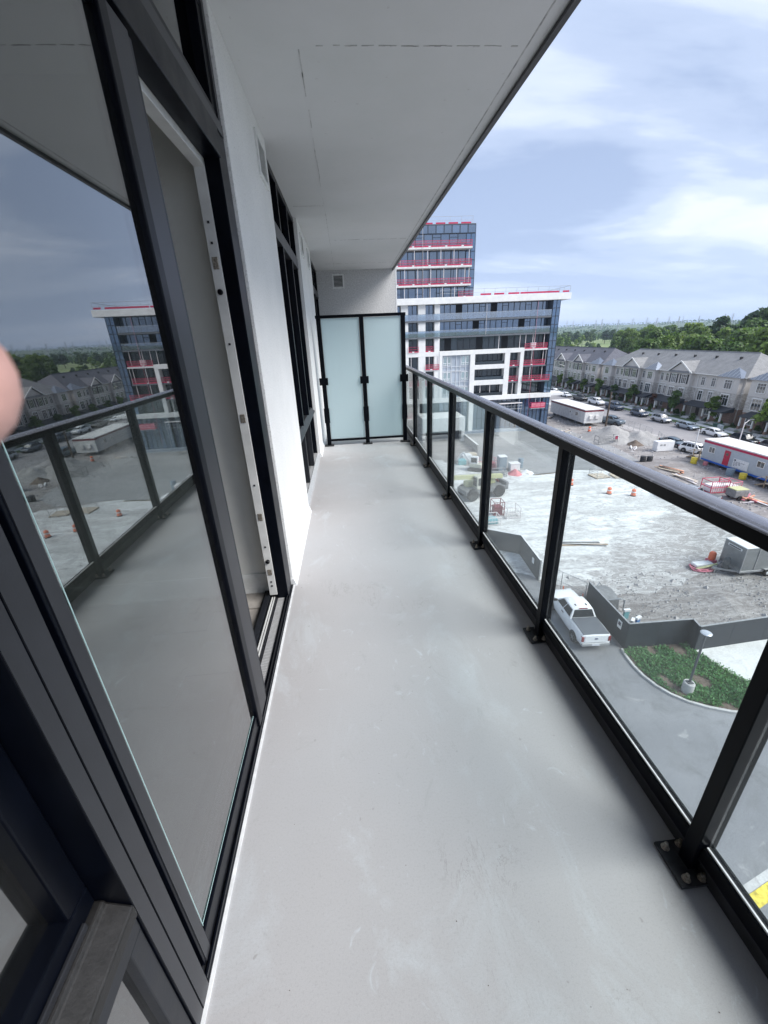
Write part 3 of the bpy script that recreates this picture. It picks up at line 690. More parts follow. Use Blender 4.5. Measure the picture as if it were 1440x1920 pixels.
sheet('asphalt_court', rough_edge([(20.6, 61), (24, 58.0), (27, 56.4), (34.2, 57.8), (41, 56.5), (46, 60), (47.5, 70), (46.5, 82), (46, 87), (22.7, 87), (22.7, 71)], .16, 1.4, 8), .032, 'asphalt_grey')
sheet('driveway', [(1.2, -30), (32, -30), (32, 14.1), (24, 14.1), (20, 14.65), (18.1, 15.55), (17.1, 16.9), (16.75, 18.6), (17.0, 20.3), (17.2, 24.5), (15.2, 28.6), (14.6, 33.5), (8, 40), (1.2, 40)], .014, 'asphalt_wet')
kp = [(27, 13.9), (24, 14.02), (21.6, 14.25), (19.9, 14.68), (18.9, 15.1), (18.1, 15.6), (17.5, 16.2), (17.1, 16.9), (16.85, 17.75), (16.78, 18.6), (16.85, 19.5), (17.0, 20.15)]
sheet('planting_bed', [p_ for p_ in kp]+[(21.5, 20.1), (21.55, 19.5), (22.6, 16.6), (24.6, 14.0)], .10, 'soil')
sheet('concrete_walk', [(21.35, 19.95), (22.45, 16.72), (24.5, 12.8), (32, 12.8), (32, 20.0)], .106, 'white_pad')
# kerb stones along the bed
kr = []
for i in range(len(kp)-1):
    a, b = Vector(kp[i]), Vector(kp[i+1]); d = (b-a).normalized(); n_ = Vector((d.y, -d.x))
    k = MB(); w_ = .16
    vs = [(*(a-n_*w_*.0), GZ), (*(a+n_*w_), GZ), (*(b+n_*w_), GZ), (*(b), GZ)]
    top = [(x, y, GZ+.15) for x, y, z in vs]
    k.add(vs+top, [(0,3,2,1),(4,5,6,7),(0,1,5,4),(1,2,6,5),(2,3,7,6),(3,0,4,7)])
    kr.append(k)
kb = struct(kr[0].build('kerb', 'kerb_concrete', fix=True, bevel=.02))
for k in kr[1:]: k.build('kerb_stone', 'kerb_concrete', kb, world=False, fix=True, bevel=.02)
sheet('yellow_line', [(12.9, 7.05), (18.0, 8.45), (18.0, 8.05), (13.25, 6.72)], .020, 'yellow_paint')
sheet('yellow_line_border', [(12.8, 7.30), (18.0, 8.72), (18.0, 8.47), (12.9, 7.07)], .019, 'kerb_concrete')
sheet('shoulder', [(57.5, -20), (61, -20), (61, 220), (58.5, 220)], .012, 'shoulder')
sheet('road', [(60.4, -20), (71.2, -20), (71.2, 240), (60.4, 240)], .020, 'road_asphalt')
struct(MB().box(71.2, 71.45, -20, 240, GZ, GZ+.15).build('road_kerb', 'kerb_concrete'))
sheet('verge', [(71.45, -20), (73.6, -20), (73.6, 240), (71.45, 240)], .10, 'lawn')
struct(MB().box(73.6, 75.2, -20, 240, GZ-.1, GZ+.125).build('sidewalk', 'white_pad'))
sheet('front_lawn', [(75.2, -20), (92, -20), (92, 240), (75.2, 240)], .10, 'lawn')

# ------------------------------------------------------------------ apartment building opposite
FY = 87.0                               # street face of the building
GY = FY+1.7                             # recessed window line behind the balconies
ap = thing('apartment_building', 'unfinished glass and white concrete apartment building across the yard', 'building', (25, FY, GZ))
_win = {}
def win_mesh(w, h, glass, frame='mullion_dark', bar=0.0, t=.07, low=0.0):
    """one window unit: proud frame ring, glass set back, optional transom bar; origin at its lower left"""
    key = (round(w, 2), round(h, 2), glass, frame, bar, low)
    if key in _win: return _win[key]
    mb = MB()
    mb.box(0, w, -.05, .05, 0, t, 0); mb.box(0, w, -.05, .05, h-t, h, 0); mb.box(0, t, -.049, .05, t, h-t, 0); mb.box(w-t, w, -.049, .05, t, h-t, 0)
    if bar: mb.box(t, w-t, -.045, .05, bar-t/2, bar+t/2, 0)
    if low: mb.box(t, w-t, -.045, .05, low-t/2, low+t/2, 0); mb.box(w*.5-t/2, w*.5+t/2, -.044, .05, t, low-t/2, 0)
    mb.add([(t, 0, t), (w-t, 0, t), (w-t, 0, h-t), (t, 0, h-t)], [(0,1,2,3)], 1)
    _win[key] = mb.mesh('window', [frame, glass]); return _win[key]
def windows(x0, x1, z0, z1, y, n, glass, parent=ap, frame='mullion_dark', bars=(0.0,), low=0.0, skip=()):
    w = (x1-x0)/n
    for i in range(n):
        if i in skip: continue
        link_part('window', win_mesh(w, z1-z0, glass, frame, bars[i % len(bars)], low=low), parent, (x0+i*w, y, z0))
def P(name, x0, x1, y0, y1, z0, z1, mt, bevel=0, parent=ap): return MB().box(x0, x1, y0, y1, z0, z1).build(name, mt, parent, bevel=bevel)
FL = [4.25, 1.25, -1.75, -4.95, -8.0]           # balcony slab tops
CB, CT = 7.05, 8.18                              # cornice
BT, BB = -10.7, -11.6                            # white band
XL, XR = 4.0, 43.0
P('core', XL, XR-.06, GY+.12, FY+17, GZ, CB, 'spandrel_dark')
P('cornice', XL-.5, 44.67, FY-.6, FY+17, CB, CT, 'precast_white', .03)
P('roof_deck', XL, 44.3, FY-.2, FY+16.6, CT, CT+.02, 'slab_grey')
P('white_band', XL-.2, XR+.12, FY-.25, FY+1.0, BB, BT, 'precast_white', .02)
P('side_canopy', XR+.12, 46.0, FY-.1, FY+4, BB+.25, BT-.15, 'precast_white', .02)
# left half: white columns with windows between
for a, b in ((5.0, 6.5), (8.2, 9.2), (11.05, 12.43), (14.41, 15.85), (17.66, 18.71)):
    P('column', a, b, FY-.02, FY+1.6, -2.38+.86, CB, 'precast_white', .02)
    P('column', a, b, FY-.02, FY+1.6, BT, -2.38, 'precast_white', .02)
P('frame_beam', XL, 18.7, FY-.05, FY+1.5, -2.38, -1.53, 'precast_white', .02)
for a, b in ((6.5, 8.2), (9.2, 11.05), (12.43, 14.41), (15.85, 17.66)):
    tops = [CB]+FL
    for i, z in enumerate(FL+[BT]):
        zt = (tops[i] if i < len(tops) else FL[-1])-.30
        if i == 0: zt = CB
        gl = 'tower_glass' if i == 0 else 'dim_glass'
        windows(a, b, z+.02, zt, FY+1.1, 2, gl, bars=(0.0, (zt-z)*.28))
for k, z in enumerate(FL):
    if k == 2: continue
    P('balcony_slab', XL, 18.7, FY-.3 if k < 2 else FY, GY, z-.28, z, 'slab_grey' if k < 2 else 'slab_white')
    if k < 2:
        for a in (12.0, 14.9, 17.9): pass
        P('guard_glass', XL, 18.7, FY-.29, FY-.26, z+.02, z+1.08, 'guard_glass')
        P('guard_rail', XL, 18.7, FY-.30, FY-.25, z+1.08, z+1.11, 'mullion_dark')
# right half, upper three storeys: long glass balconies
for k, z in enumerate(FL[:3]):
    zt = (CB if k == 0 else FL[k-1]-.30)
    windows(18.75, 41.3, z+.02, zt, GY, 19 if k < 2 else 17, 'tower_glass' if k < 2 else 'dim_glass', bars=(0.0, (zt-z)*.30, 0.0, (zt-z)*.78), skip=((3, 9) if k == 0 else (6, 14) if k == 1 else (1, 6, 10)))
    for a in ((3, 9) if k == 0 else (6, 14) if k == 1 else (1, 6, 10)):
        w_ = (41.3-18.75)/(19 if k < 2 else 17); P('door_opening', 18.75+a*w_, 18.75+(a+1)*w_, GY+.03, GY+.1, z+.02, zt, 'dark_void')
    if k < 2:
        P('balcony_slab', 18.7, 41.35, FY-.05, GY+.05, z-.30, z, 'slab_grey', .01)
        P('guard_glass', 18.75, 41.3, FY-.03, FY-.005, z+.05, z+1.12, 'guard_glass')
        P('guard_rail', 18.75, 41.3, FY-.045, FY+.0, z+1.12, z+1.16, 'galvanised')
# blue curtain wall at the corner
zz = [CB, 5.6, FL[0]-.1, 2.6, FL[1]-.1, -.4, FL[2]-.1, -3.5, FL[3]-.1, -6.4, FL[4]-.1, BT]
for i in range(len(zz)-1):
    for a, b in ((41.45, 42.22), (42.22, XR)):
        link_part('window', win_mesh(b-a, zz[i]-zz[i+1], 'corner_glass', t=.05), ap, (a, FY+.06, zz[i+1]))
P('corner_core', 41.40, XR-.02, FY+.13, GY+.2, GZ, CB, 'spandrel_dark')
P('side_wall', XR-.06, XR, FY+.1, FY+17, GZ, CB, 'corner_glass')
# white concrete picture frame, middle storeys
FT = -1.5
P('frame_beam', 18.7, 36.4, FY-.12, FY+1.5, -2.33, FT, 'precast_white', .02)
for a, b in ((18.72, 19.32), (25.13, 26.12), (32.38, 33.45), (35.62, 36.38)):
    P('frame_leg', a, b, FY-.11, FY+1.5, BT, -2.33, 'precast_white', .02)
for z0, z1 in ((-5.29, -4.43), (-8.46, -7.48)):
    P('frame_beam', 26.12, 32.38, FY-.10, FY+1.5, z0, z1, 'precast_white', .02)
for z0, z1 in ((-4.43, -2.33), (-7.48, -5.29), (BT, -8.46)):
    windows(26.12, 32.38, z0, z1, GY-.3, 6, 'dim_glass', bars=(0.0, .6))
    P('balcony_guard', 26.12, 32.38, FY+.2, FY+.23, z0+.02, z0+.65, 'dim_glass')
for x in (27.6, 29.7, 31.9): P('shoring_post', x-.05, x+.05, FY+.3, FY+.4, BT, -8.46, 'scaffold_pale')
# pale curtain wall with white grid
P('spandrel_wall', 19.32, 25.13, FY+.35, FY+.6, BT, -2.33, 'spandrel_pale')
for zc in (-2.45, -5.5, -8.55):
    for xa in (19.55, 23.35):
        link_part('window', win_mesh(.85, 1.75, 'bright_glass', 'mullion_white', low=.45), ap, (xa, FY+.32, zc-1.85))
        link_part('window', win_mesh(.70, 1.75, 'bright_glass', 'mullion_white', low=.45), ap, (xa+.92, FY+.32, zc-1.85))
for x in (20.45, 21.35, 22.3, 23.1, 24.25): P('grid_bar', x-.035, x+.035, FY+.24, FY+.35, BT, -2.33, 'mullion_white')
for z in (-2.36, -4.55, -5.35, -5.55, -7.6, -8.4, -8.6): P('grid_bar', 19.32, 25.13, FY+.25, FY+.35, z-.035, z+.035, 'mullion_white')
# narrow bay and right hand bay: open balconies with red guards
def red_guard(x0, x1, y, z, ends=(), h=1.05, parent=ap, toe=.22, mesh_=True):
    g = MB()
    g.box(x0, x1, y-.03, y+.0, z+.02, z+toe); 
    g.box(x0, x1, y-.025, y+.02, z+h-.05, z+h); g.box(x0, x1, y-.025, y+.02, z+h*.55-.03, z+h*.55+.03)
    x = x0
    while x < x1+.01: g.box(x-.03, x+.03, y-.028, y+.03, z, z+h+.02); x += (x1-x0)/max(1, round((x1-x0)/2.2))
    for e in ends: g.box(e-.03, e+.03, y, y+1.5, z+.02, z+toe); g.box(e-.025, e+.025, y, y+1.5, z+h-.05, z+h)
    o = g.build('safety_guard', 'safety_red', parent)
    m = MB()
    if mesh_:
        k = int((x1-x0)/.14)
        for i in range(k): xx = x0+(x1-x0)*(i+.5)/k; m.box(xx-.008, xx+.008, y-.012, y, z+toe, z+h)
        for j in range(4): zz_ = z+toe+(h-toe)*(j+.5)/4; m.box(x0, x1, y-.012, y-.002, zz_-.008, zz_+.008)
        tag(m.build('guard_mesh', 'safety_pink', o), kind='stuff')
    for i in range(max(1, int((x1-x0)/3))):
        xx = x0+(x1-x0)*(i+.35)/max(1, int((x1-x0)/3)); MB().box(xx, xx+.42, y-.04, y-.03, z+.03, z+toe-.02).build('toe_tag', 'sign_white', o)
    return o
for k, z in ((3, -4.95), (4, -8.0), (5, BT)):
    zt = FL[k-1]-.30 if k < 6 else FL[4]-.3
    windows(33.45, 35.62, z+.02, zt, GY-.2, 2, 'dim_glass')
    windows(36.4, 41.3, z+.02, zt, GY, 5, 'dim_glass', bars=(0.0, .7))
    if k < 5:
        P('balcony_slab', 33.45, 35.62, FY+.1, GY-.1, z-.28, z, 'slab_grey'); red_guard(33.47, 35.60, FY+.15, z)
        P('balcony_slab', 36.4, 41.3 if k == 3 else 42.3, FY+.05 if k == 3 else FY-.3, GY-.1, z-.28, z, 'slab_grey'); red_guard(36.42, 41.0 if k == 3 else 42.2, FY+.08 if k == 3 else FY-.27, z, (41.0 if k == 3 else 42.2,))
P('balcony_slab', 36.4, 41.3, FY-.1, GY-.1, -2.05, -1.75, 'slab_white'); red_guard(36.42, 41.1, FY-.05, -1.75, (41.1,))
for x, za, zb in ((31.0, -1.5, .95), (35.4, -1.5, .95), (36.6, -1.75, .95), (38.1, -1.75, .95), (38.5, -1.75, .95), (40.5, -1.75, .95), (38.2, -4.95, -2.05), (40.6, -4.95, -2.05), (41.2, -4.95, -2.05), (38.1, -8, -5.25), (40.7, -8, -5.25), (41.5, -8, -5.25), (42.0, -8, -5.25), (34.6, BT, -8.3)):
    P('shoring_post', x-.045, x+.045, FY+.25, FY+.35, za, zb, 'scaffold_pale')
P('hoist_cabinet', 37.9, 38.9, FY+.3, FY+.9, -1.7, -.6, 'plastic_white')
# red guards on the left columns
red_guard(12.43, 14.41, FY-.2, -1.5, mesh_=False); red_guard(15.85, 17.66, FY+.2, -1.5); red_guard(15.85, 18.6, FY-.2, -4.95); red_guard(12.43, 14.4, FY-.2, -8.0); red_guard(15.85, 17.66, FY-.2, -8.0)
for x in (12.9, 18.5, 16.6): P('shoring_post', x-.04, x+.04, FY-.15, FY-.07, -4.9, -2.4, 'scaffold_pale')
# roof edge guard
rg = MB()
xs = [18.6+i*2.15 for i in range(13)]
for x in xs:
    if x < 44.5: rg.box(x-.02, x+.02, FY-.42, FY-.38, CT, CT+1.25)
rg.box(18.6, 44.4, FY-.42, FY-.39, CT+1.2, CT+1.25); rg.box(18.6, 44.4, FY-.42, FY-.39, CT+.62, CT+.66); rg.box(44.36, 44.4, FY-.4, FY+12, CT+1.2, CT+1.25)
for y in (2, 5, 8, 11): rg.box(44.36, 44.4, FY+y, FY+y+.04, CT, CT+1.25)
rgo = rg.build('roof_guard', 'galvanised', ap)
for a, b in ((26.5, 28.6), (29.2, 31.2), (32.0, 34.2), (34.4, 42.2), (42.9, 44.2)):
    MB().box(a, b, FY-.45, FY-.42, CT+.12, CT+.42).build('toe_board', 'safety_red', rgo)
# ground floors
windows(26.3, 36.0, -18.0, BB, FY+.9, 9, 'tower_glass', bars=(2.4,))
windows(36.1, 41.45, -18.0, BB, FY+.45, 6, 'corner_glass', bars=(3.6, 3.6))
windows(41.45, XR, -18.0, BB, FY+.06, 2, 'corner_glass', bars=(3.6,))
windows(19.0, 25.2, -18.0, BB, FY+.9, 6, 'tower_glass', bars=(3.0,))
P('lower_fascia', 28.5, 36.2, FY+.2, FY+.5, -12.6, -12.2, 'slab_grey')
P('column', 25.26, 26.2, FY-.1, FY+.9, -18.2, BB, 'precast_white', .02)
P('plinth', 18.0, XR+.4, FY-.9, FY+1.0, GZ, -18.0, 'spandrel_pale', .02)
windows(4.0, 14.0, -18.2, BB, FY+1.0, 6, 'dim_glass')
for a in (5.0, 8.2, 11.05, 13.6): P('column', a, a+1.0, FY, FY+.95, GZ, BB, 'precast_white', .02)
for z in (-14.6,): P('balcony_slab', XL, 14.0, FY-.1, FY+1.0, z-.3, z, 'slab_white'); red_guard(9.0, 13.8, FY-.05, z)
# parking ramp entrance, a white box standing out of the ground floor
P('ramp_house_wall', 14.0, 22.6, FY-7.0, FY-.1, -16.2, -13.6, 'precast_white', .03)
P('ramp_house_pier', 21.9, 22.58, FY-7.02, FY-.1, GZ, -16.2, 'precast_white', .02)
P('ramp_house_pier', 14.0, 14.6, FY-7.02, FY-.1, GZ, -16.2, 'precast_white', .02)
P('ramp_opening', 14.6, 21.9, FY-5.5, FY-5.4, GZ, -16.2, 'slab_grey')
# tower above
TY = FY+2.0; TX1 = 25.8; TT = 20.35
P('tower_core', 2.0, TX1-.05, TY+.13, FY+16, CT, TT, 'spandrel_dark')
P('tower_parapet', 2.0, TX1, TY, FY+16, TT, TT+.12, 'slab_grey')
windows(3.0, TX1, 18.95, TT, TY, 15, 'tower_glass')
windows(3.0, 24.0, 16.65, 18.9, TY, 13, 'tower_glass', bars=(0.0, 1.7))
TS = [16.6, 13.55, 10.45]
for k, z in enumerate(TS):
    zb = (TS[k+1] if k < 2 else CT+.05)
    windows(3.0, 24.0, zb+.04, z-.33, TY+.1, 15, 'tower_glass', bars=(0.0, .0, .8))
    P('balcony_slab', 3.0, 24.85, FY+.5, TY+.1, z-.30, z, 'slab_white', .01); red_guard(3.0, 24.75, FY+.55, z, (24.75,))
    for x in ((11.2, 13.9, 16.4, 18.9, 21.4, 24.3), (12.0, 14.5, 17.0, 19.5, 22.0, 23.6, 24.4), (11.9, 14.4, 16.9, 19.3, 21.7))[k]:
        P('shoring_post', x-.05, x+.05, FY+.7, FY+.8, zb, z-.3, 'scaffold_pale')
for z0, z1 in ((16.0, 18.9), (14.6, 16.0), (13.0, 14.6), (11.5, 13.0), (9.9, 11.5), (CT+.03, 9.9)):
    for a, b in ((24.0, 24.9), (24.9, TX1)): link_part('window', win_mesh(b-a, z1-z0, 'corner_glass', t=.05), ap, (a, TY-.02, z0))
tg = MB()
for i in range(9): tg.box(8+i*2.15, 8.04+i*2.15, TY+.3, TY+.34, TT+.1, TT+1.35)
tg.box(8, 25.3, TY+.3, TY+.33, TT+1.3, TT+1.35); tg.box(8, 25.3, TY+.3, TY+.33, TT+.7, TT+.73)
tgo = tg.build('roof_guard', 'galvanised', ap)
for a, b in ((15.9, 17.6), (18.2, 20.0), (20.6, 22.4), (23.0, 24.9), (12.0, 15.2)): MB().box(a, b, TY+.26, TY+.3, TT+.14, TT+.42).build('toe_board', 'safety_red', tgo)
red_guard(22.5, 25.4, FY+.9, CT+.02)
P('rope', 15.4, 15.44, FY+.35, FY+.39, CT, 19.8, 'scaffold_pale'); P('rope', 38.15, 38.18, FY-.55, FY-.52, -17, CB, 'safety_pink'); P('rope', 28.0, 28.04, FY-.2, FY-.16, 1.3, CB, 'scaffold_pale'); P('rope', 36.2, 36.24, FY-.2, FY-.16, -17, BB, 'scaffold_pale')
# hanging work platform and scaffold
sw = thing('swing_stage', 'red hanging work platform at the foot of the glass corner', 'platform', (39.9, FY-1.0, -13.7))
MB().box(38.4, 41.5, FY-1.4, FY-.6, -13.7, -13.55).build('deck', 'galvanised', sw)
g = MB()
for y in (FY-1.4, FY-.62): g.box(38.4, 41.5, y, y+.04, -12.56, -12.5); g.box(38.4, 41.5, y, y+.04, -13.55, -13.3); g.box(38.4, 41.5, y, y+.04, -13.0, -12.95)
for x in (38.4, 39.4, 40.45, 41.44): g.box(x, x+.06, FY-1.4, FY-.58, -13.6, -13.5); g.box(x, x+.06, FY-1.41, FY-1.36, -13.5, -12.5); g.box(x, x+.06, FY-.63, FY-.58, -13.5, -12.5)
g.build('basket', 'safety_red', sw); MB().box(38.5, 41.4, FY-1.395, FY-1.385, -13.3, -12.56).build('mesh_panel', 'safety_pink', sw)
for x in (39.4, 40.45): MB().box(x, x+.04, FY-1.0, FY-.96, -12.5, BB).build('rope', 'scaffold_pale', sw)
sf = thing('scaffold', 'long pale scaffold rack against the building under the white band', 'scaffold', (33, FY-1.0, -13.6))
g = MB()
for i in range(9): g.tube([(30.5+i*.75, FY-.9, -13.7), (30.5+i*.75, FY-.9, -12.4)], .03, 6)
for z in (-12.42, -13.0, -13.6): g.tube([(30.4, FY-.9, z), (36.6, FY-.9, z)], .035, 6)
g.build('frame', 'galvanised', sf); MB().box(31.6, 36.5, FY-1.3, FY-.6, -12.42, -12.34).build('deck', 'scaffold_pale', sf)
for x in (30.6, 36.4): MB().tube([(x, FY-.9, GZ), (x, FY-.9, -13.7)], .05, 6).build('leg', 'galvanised', sf)
# low wall beside the ramp
rwl = thing('ramp_wall', 'low grey concrete wall with pale cap running from the ramp house to the yard', 'wall', (22.7, 78, GZ))
MB().box(22.6, 22.85, 71.5, 80.2, GZ, GZ+1.25).build('wall_face', 'gravel', rwl); MB().box(22.55, 22.9, 71.45, 80.2, GZ+1.25, GZ+1.33).build('cap', 'precast_white', rwl)

# ------------------------------------------------------------------ townhouses
HX = 80.0; EAVE = GZ+9.7; RIDGE = GZ+13.9; HD = 13.0
_hw = {}
def house_window(w, h, shutters=False, head=True):
    """faces -x; origin bottom centre on the wall; white surround, sash bars, dark glass"""
    k = (w, h, shutters, head)
    if k in _hw: return _hw[k]
    mb = MB(); t = .14
    mb.box(-.07, .02, -w/2-t, w/2+t, -t, 0, 0); mb.box(-.07, .02, -w/2-t, w/2+t, h, h+t*(1.7 if head else 1), 0)
    mb.box(-.07, .02, -w/2-t, -w/2, 0, h, 0); mb.box(-.07, .02, w/2, w/2+t, 0, h, 0)
    for y in ([-w/6, w/6] if w > 1.3 else [0]): mb.box(-.05, .0, y-.03, y+.03, 0, h, 0)
    mb.box(-.05, .0, -w/2, w/2, h*.72-.03, h*.72+.03, 0)
    mb.add([(-.015, -w/2, 0), (-.015, w/2, 0), (-.015, w/2, h), (-.015, -w/2, h)], [(3,2,1,0)], 1)
    if shutters:
        for s in (-1, 1): mb.box(-.08, .0, s*(w/2+t+.03), s*(w/2+t+.42), -.05, h+.1, 2)
    _hw[k] = mb.mesh('window', ['trim_white', 'house_glass', 'shutter']); return _hw[k]
def town_block(y0, y1, bays, roof, label, hipN=True):
    b = thing('townhouse_row', label, 'townhouses', (HX, (y0+y1)/2, GZ))
    X1 = HX+HD
    MB().box(HX, X1, y0, y1, GZ, GZ+3.3).build('brick_wall', 'brick_brown', b)
    MB().box(HX+.02, X1-.02, y0+.02, y1-.02, GZ+3.3, GZ+6.5).build('stone_wall', 'stone_beige', b)
    MB().box(HX+.03, X1-.03, y0+.03, y1-.03, GZ+6.5, EAVE).build('upper_wall', 'siding', b)
    for z in (3.25, 6.45): MB().box(HX-.06, HX+.02, y0-.05, y1+.05, GZ+z, GZ+z+.16).build('band', 'trim_white', b)
    # hipped roof
    e = .55; hr = 5.0; xr = HX+HD/2
    vs = [(HX-e, y0-e, EAVE), (X1+e, y0-e, EAVE), (X1+e, y1+e, EAVE), (HX-e, y1+e, EAVE), (xr, y0+hr, RIDGE), (xr, y1-hr, RIDGE)]
    vs += [(x, y, z-.18) for x, y, z in vs[:4]]
    mb = MB().add(vs, [(0,1,4),(2,3,5),(3,0,4,5),(1,2,5,4),(0,6,7,1),(1,7,8,2),(2,8,9,3),(3,9,6,0),(6,9,8,7)])
    rf = mb.build('roof', roof, b, fix=True)
    gt = MB(); gt.box(HX-e-.1, HX-e+.02, y0-e, y1+e, EAVE-.16, EAVE-.02); gt.build('gutter', 'trim_white', b)
    MB().tube([(xr, y0+hr, RIDGE+.02), (xr, y1-hr, RIDGE+.02)], .12, 6).build('ridge_cap', roof, rf)
    ym = y0+2
    while ym < y1-6:
        MB().box(xr-2.2, xr-1.8, ym+5, ym+5.4, RIDGE-1.5, RIDGE-.75).build('roof_vent', 'black_plastic', rf); ym += 6.3
    slope = (RIDGE-EAVE)/(HD/2+e)
    for kind, yc, w in bays:
        a, c = yc-w/2, yc+w/2
        if kind in ('gable', 'hip'):
            pj = .9 if kind == 'gable' else 1.1
            bay = MB().box(HX-pj, HX+.1, a, c, GZ+3.3, GZ+6.5).build('bay_stone', 'stone_beige', b)
            MB().box(HX-pj+.02, HX+.1, a+.02, c-.02, GZ+6.5, EAVE-.02).build('bay_siding', 'siding', b)
            MB().box(HX-pj+.05, HX+.05, a+.05, c-.05, GZ, GZ+3.3).build('bay_brick', 'brick_brown', b)
            if kind == 'gable':
                hz = 2.4; dep = hz/slope+.6; x0 = HX-pj-.35
                vs = [(x0, a-.4, EAVE-.1), (x0, yc, EAVE+hz), (x0, c+.4, EAVE-.1), (x0+dep+2.2, a-.4, EAVE-.1), (x0+dep+2.2, yc, EAVE+hz), (x0+dep+2.2, c+.4, EAVE-.1)]
                MB().add(vs, [(0,3,4,1),(1,4,5,2)]).build('gable_roof', roof, rf)
                MB().add([(x0+.35, a, EAVE-.05), (x0+.35, yc, EAVE+hz-.35), (x0+.35, c, EAVE-.05)], [(2,1,0)]).build('gable_wall', 'siding', b)
                for s in (a-.42, c+.42): MB().bar((x0-.01, s, EAVE-.14), (x0-.01, yc, EAVE+hz-.02), .10, .30).build('barge_board', 'trim_white', rf)
                MB().prism([(x0-.15, EAVE-.15), (x0+.5, EAVE+.35), (x0+.5, EAVE-.15)], 'y', a-.4, c+.4).build('pent_roof', roof, rf)
                wy = [(yc-w*.23), (yc+w*.23)]
                for y in wy:
                    link_part('window', house_window(1.5, 1.9, True, False), b, (HX-pj+.0, y, GZ+7.2)); link_part('window', house_window(1.6, 2.1), b, (HX-pj-.02, y, GZ+3.95))
            else:
                hz = 1.7; x0 = HX-pj-.4
                vs = [(x0, a-.45, EAVE-.12), (x0, c+.45, EAVE-.12), (HX+1.6, c+.45, EAVE-.12), (HX+1.6, a-.45, EAVE-.12), (HX+.4, yc, EAVE+hz)]
                mr = MB().add(vs, [(0,4,1),(1,4,2),(3,4,0),(0,1,2,3)]).build('metal_roof', 'metal_roof', rf, fix=True)
                for j in range(7):
                    y = a-.4+(w+.8)*(j+.5)/7; f = 1-abs(y-yc)/(w/2+.45)
                    MB().bar((x0, y, EAVE-.08), (x0+(HX+.4-x0)*f, y, EAVE-.12+(hz+.12)*f+.05), .09, .09).build('roof_rib', 'metal_rib', mr)
                link_part('window', house_window(1.7, 1.7, False, False), b, (HX-pj, yc, GZ+7.3)); link_part('window', house_window(1.9, 2.1), b, (HX-pj-.02, yc, GZ+3.95)); link_part('window', house_window(1.5, 1.6), b, (HX-pj+.03, yc+.4, GZ+1.1))
        else:
            for y in (yc-w*.22, yc+w*.22):
                link_part('window', house_window(.95, 1.7, False, False), b, (HX+.01, y, GZ+7.2)); link_part('window', house_window(1.1, 2.0), b, (HX-.0, y, GZ+3.95))
            link_part('window', house_window(1.2, 1.5), b, (HX-.01, yc-w*.25, GZ+1.2))
        if kind != 'hip' or True:
            # porch: lean-to roof on two columns, door and steps
            pa, pc = (yc-w/2+.1, yc+w/2-.1) if kind != 'hip' else (yc-w/2-.4, yc+.6)
            base = -1.0 if kind != 'plain' else 0
            xo = HX-2.6+(base if kind != 'plain' else .3)
            po = MB().prism([(HX+base+.1, GZ+3.75), (xo, GZ+2.95), (xo, GZ+2.78), (HX+base+.1, GZ+2.78)], 'y', pa, pc).build('porch_roof', 'porch_roof', b)
            for y in (pa+.35, pc-.35):
                MB().box(xo+.15, xo+.55, y-.2, y+.2, GZ, GZ+1.0).build('pillar_base', 'brick_brown', po); MB().box(xo+.22, xo+.48, y-.13, y+.13, GZ+1.0, GZ+2.78).build('pillar', 'trim_white', po)
            MB().box(HX+base-.03, HX+base+.08, yc+.5, yc+1.5, GZ+.45, GZ+2.55).build('door', 'door_dark', b)
            for s in range(3): MB().box(xo-.35*s-.35, xo-.35*s, yc-.1, yc+1.7, GZ+.1, GZ+.45-.12*s).build('step', 'kerb_concrete', b)
            MB().box(xo, HX+base+.06, pa, pc, GZ+.05, GZ+.46).build('porch_floor', 'kerb_concrete', b)
    y = y0+5.9
    while y < y1-3: MB().box(HX-.12, HX-.02, y-.05, y+.05, GZ+.3, EAVE-.1).build('downpipe', 'trim_white', b); y += 6.0
    return b
town_block(79.2, 127.4, [('hip', 82.0, 5.0), ('plain', 88.3, 6.4), ('gable', 96.0, 7.0), ('plain', 101.8, 4.2), ('hip', 105.8, 3.6), ('plain', 109.0, 2.6), ('gable', 114.0, 7.0), ('plain', 120.2, 4.4), ('hip', 124.9, 4.4)], 'shingle_grey', 'long row of three storey townhouses with grey shingle roof and two gables')
town_block(129.4, 181.0, [('hip', 132.0, 4.6), ('plain', 137.2, 4.4), ('gable', 142.2, 6.0), ('plain', 148.2, 4.6), ('gable', 154.4, 6.4), ('plain', 161, 5.0), ('gable', 167.5, 6.5), ('plain', 174, 5), ('hip', 178.6, 4.4)], 'shingle_dark', 'townhouse row with dark slate blue roof beyond the grey roofed row')
town_block(24.0, 77.2, [('hip', 74.6, 4.8), ('hip', 69.0, 4.6), ('plain', 63.6, 5.0), ('gable', 57, 7.0), ('plain', 50.5, 5.0), ('gable', 44, 7.0), ('plain', 37, 5), ('hip', 30, 5)], 'shingle_grey', 'townhouse row whose metal capped corner bays face the red striped site office')

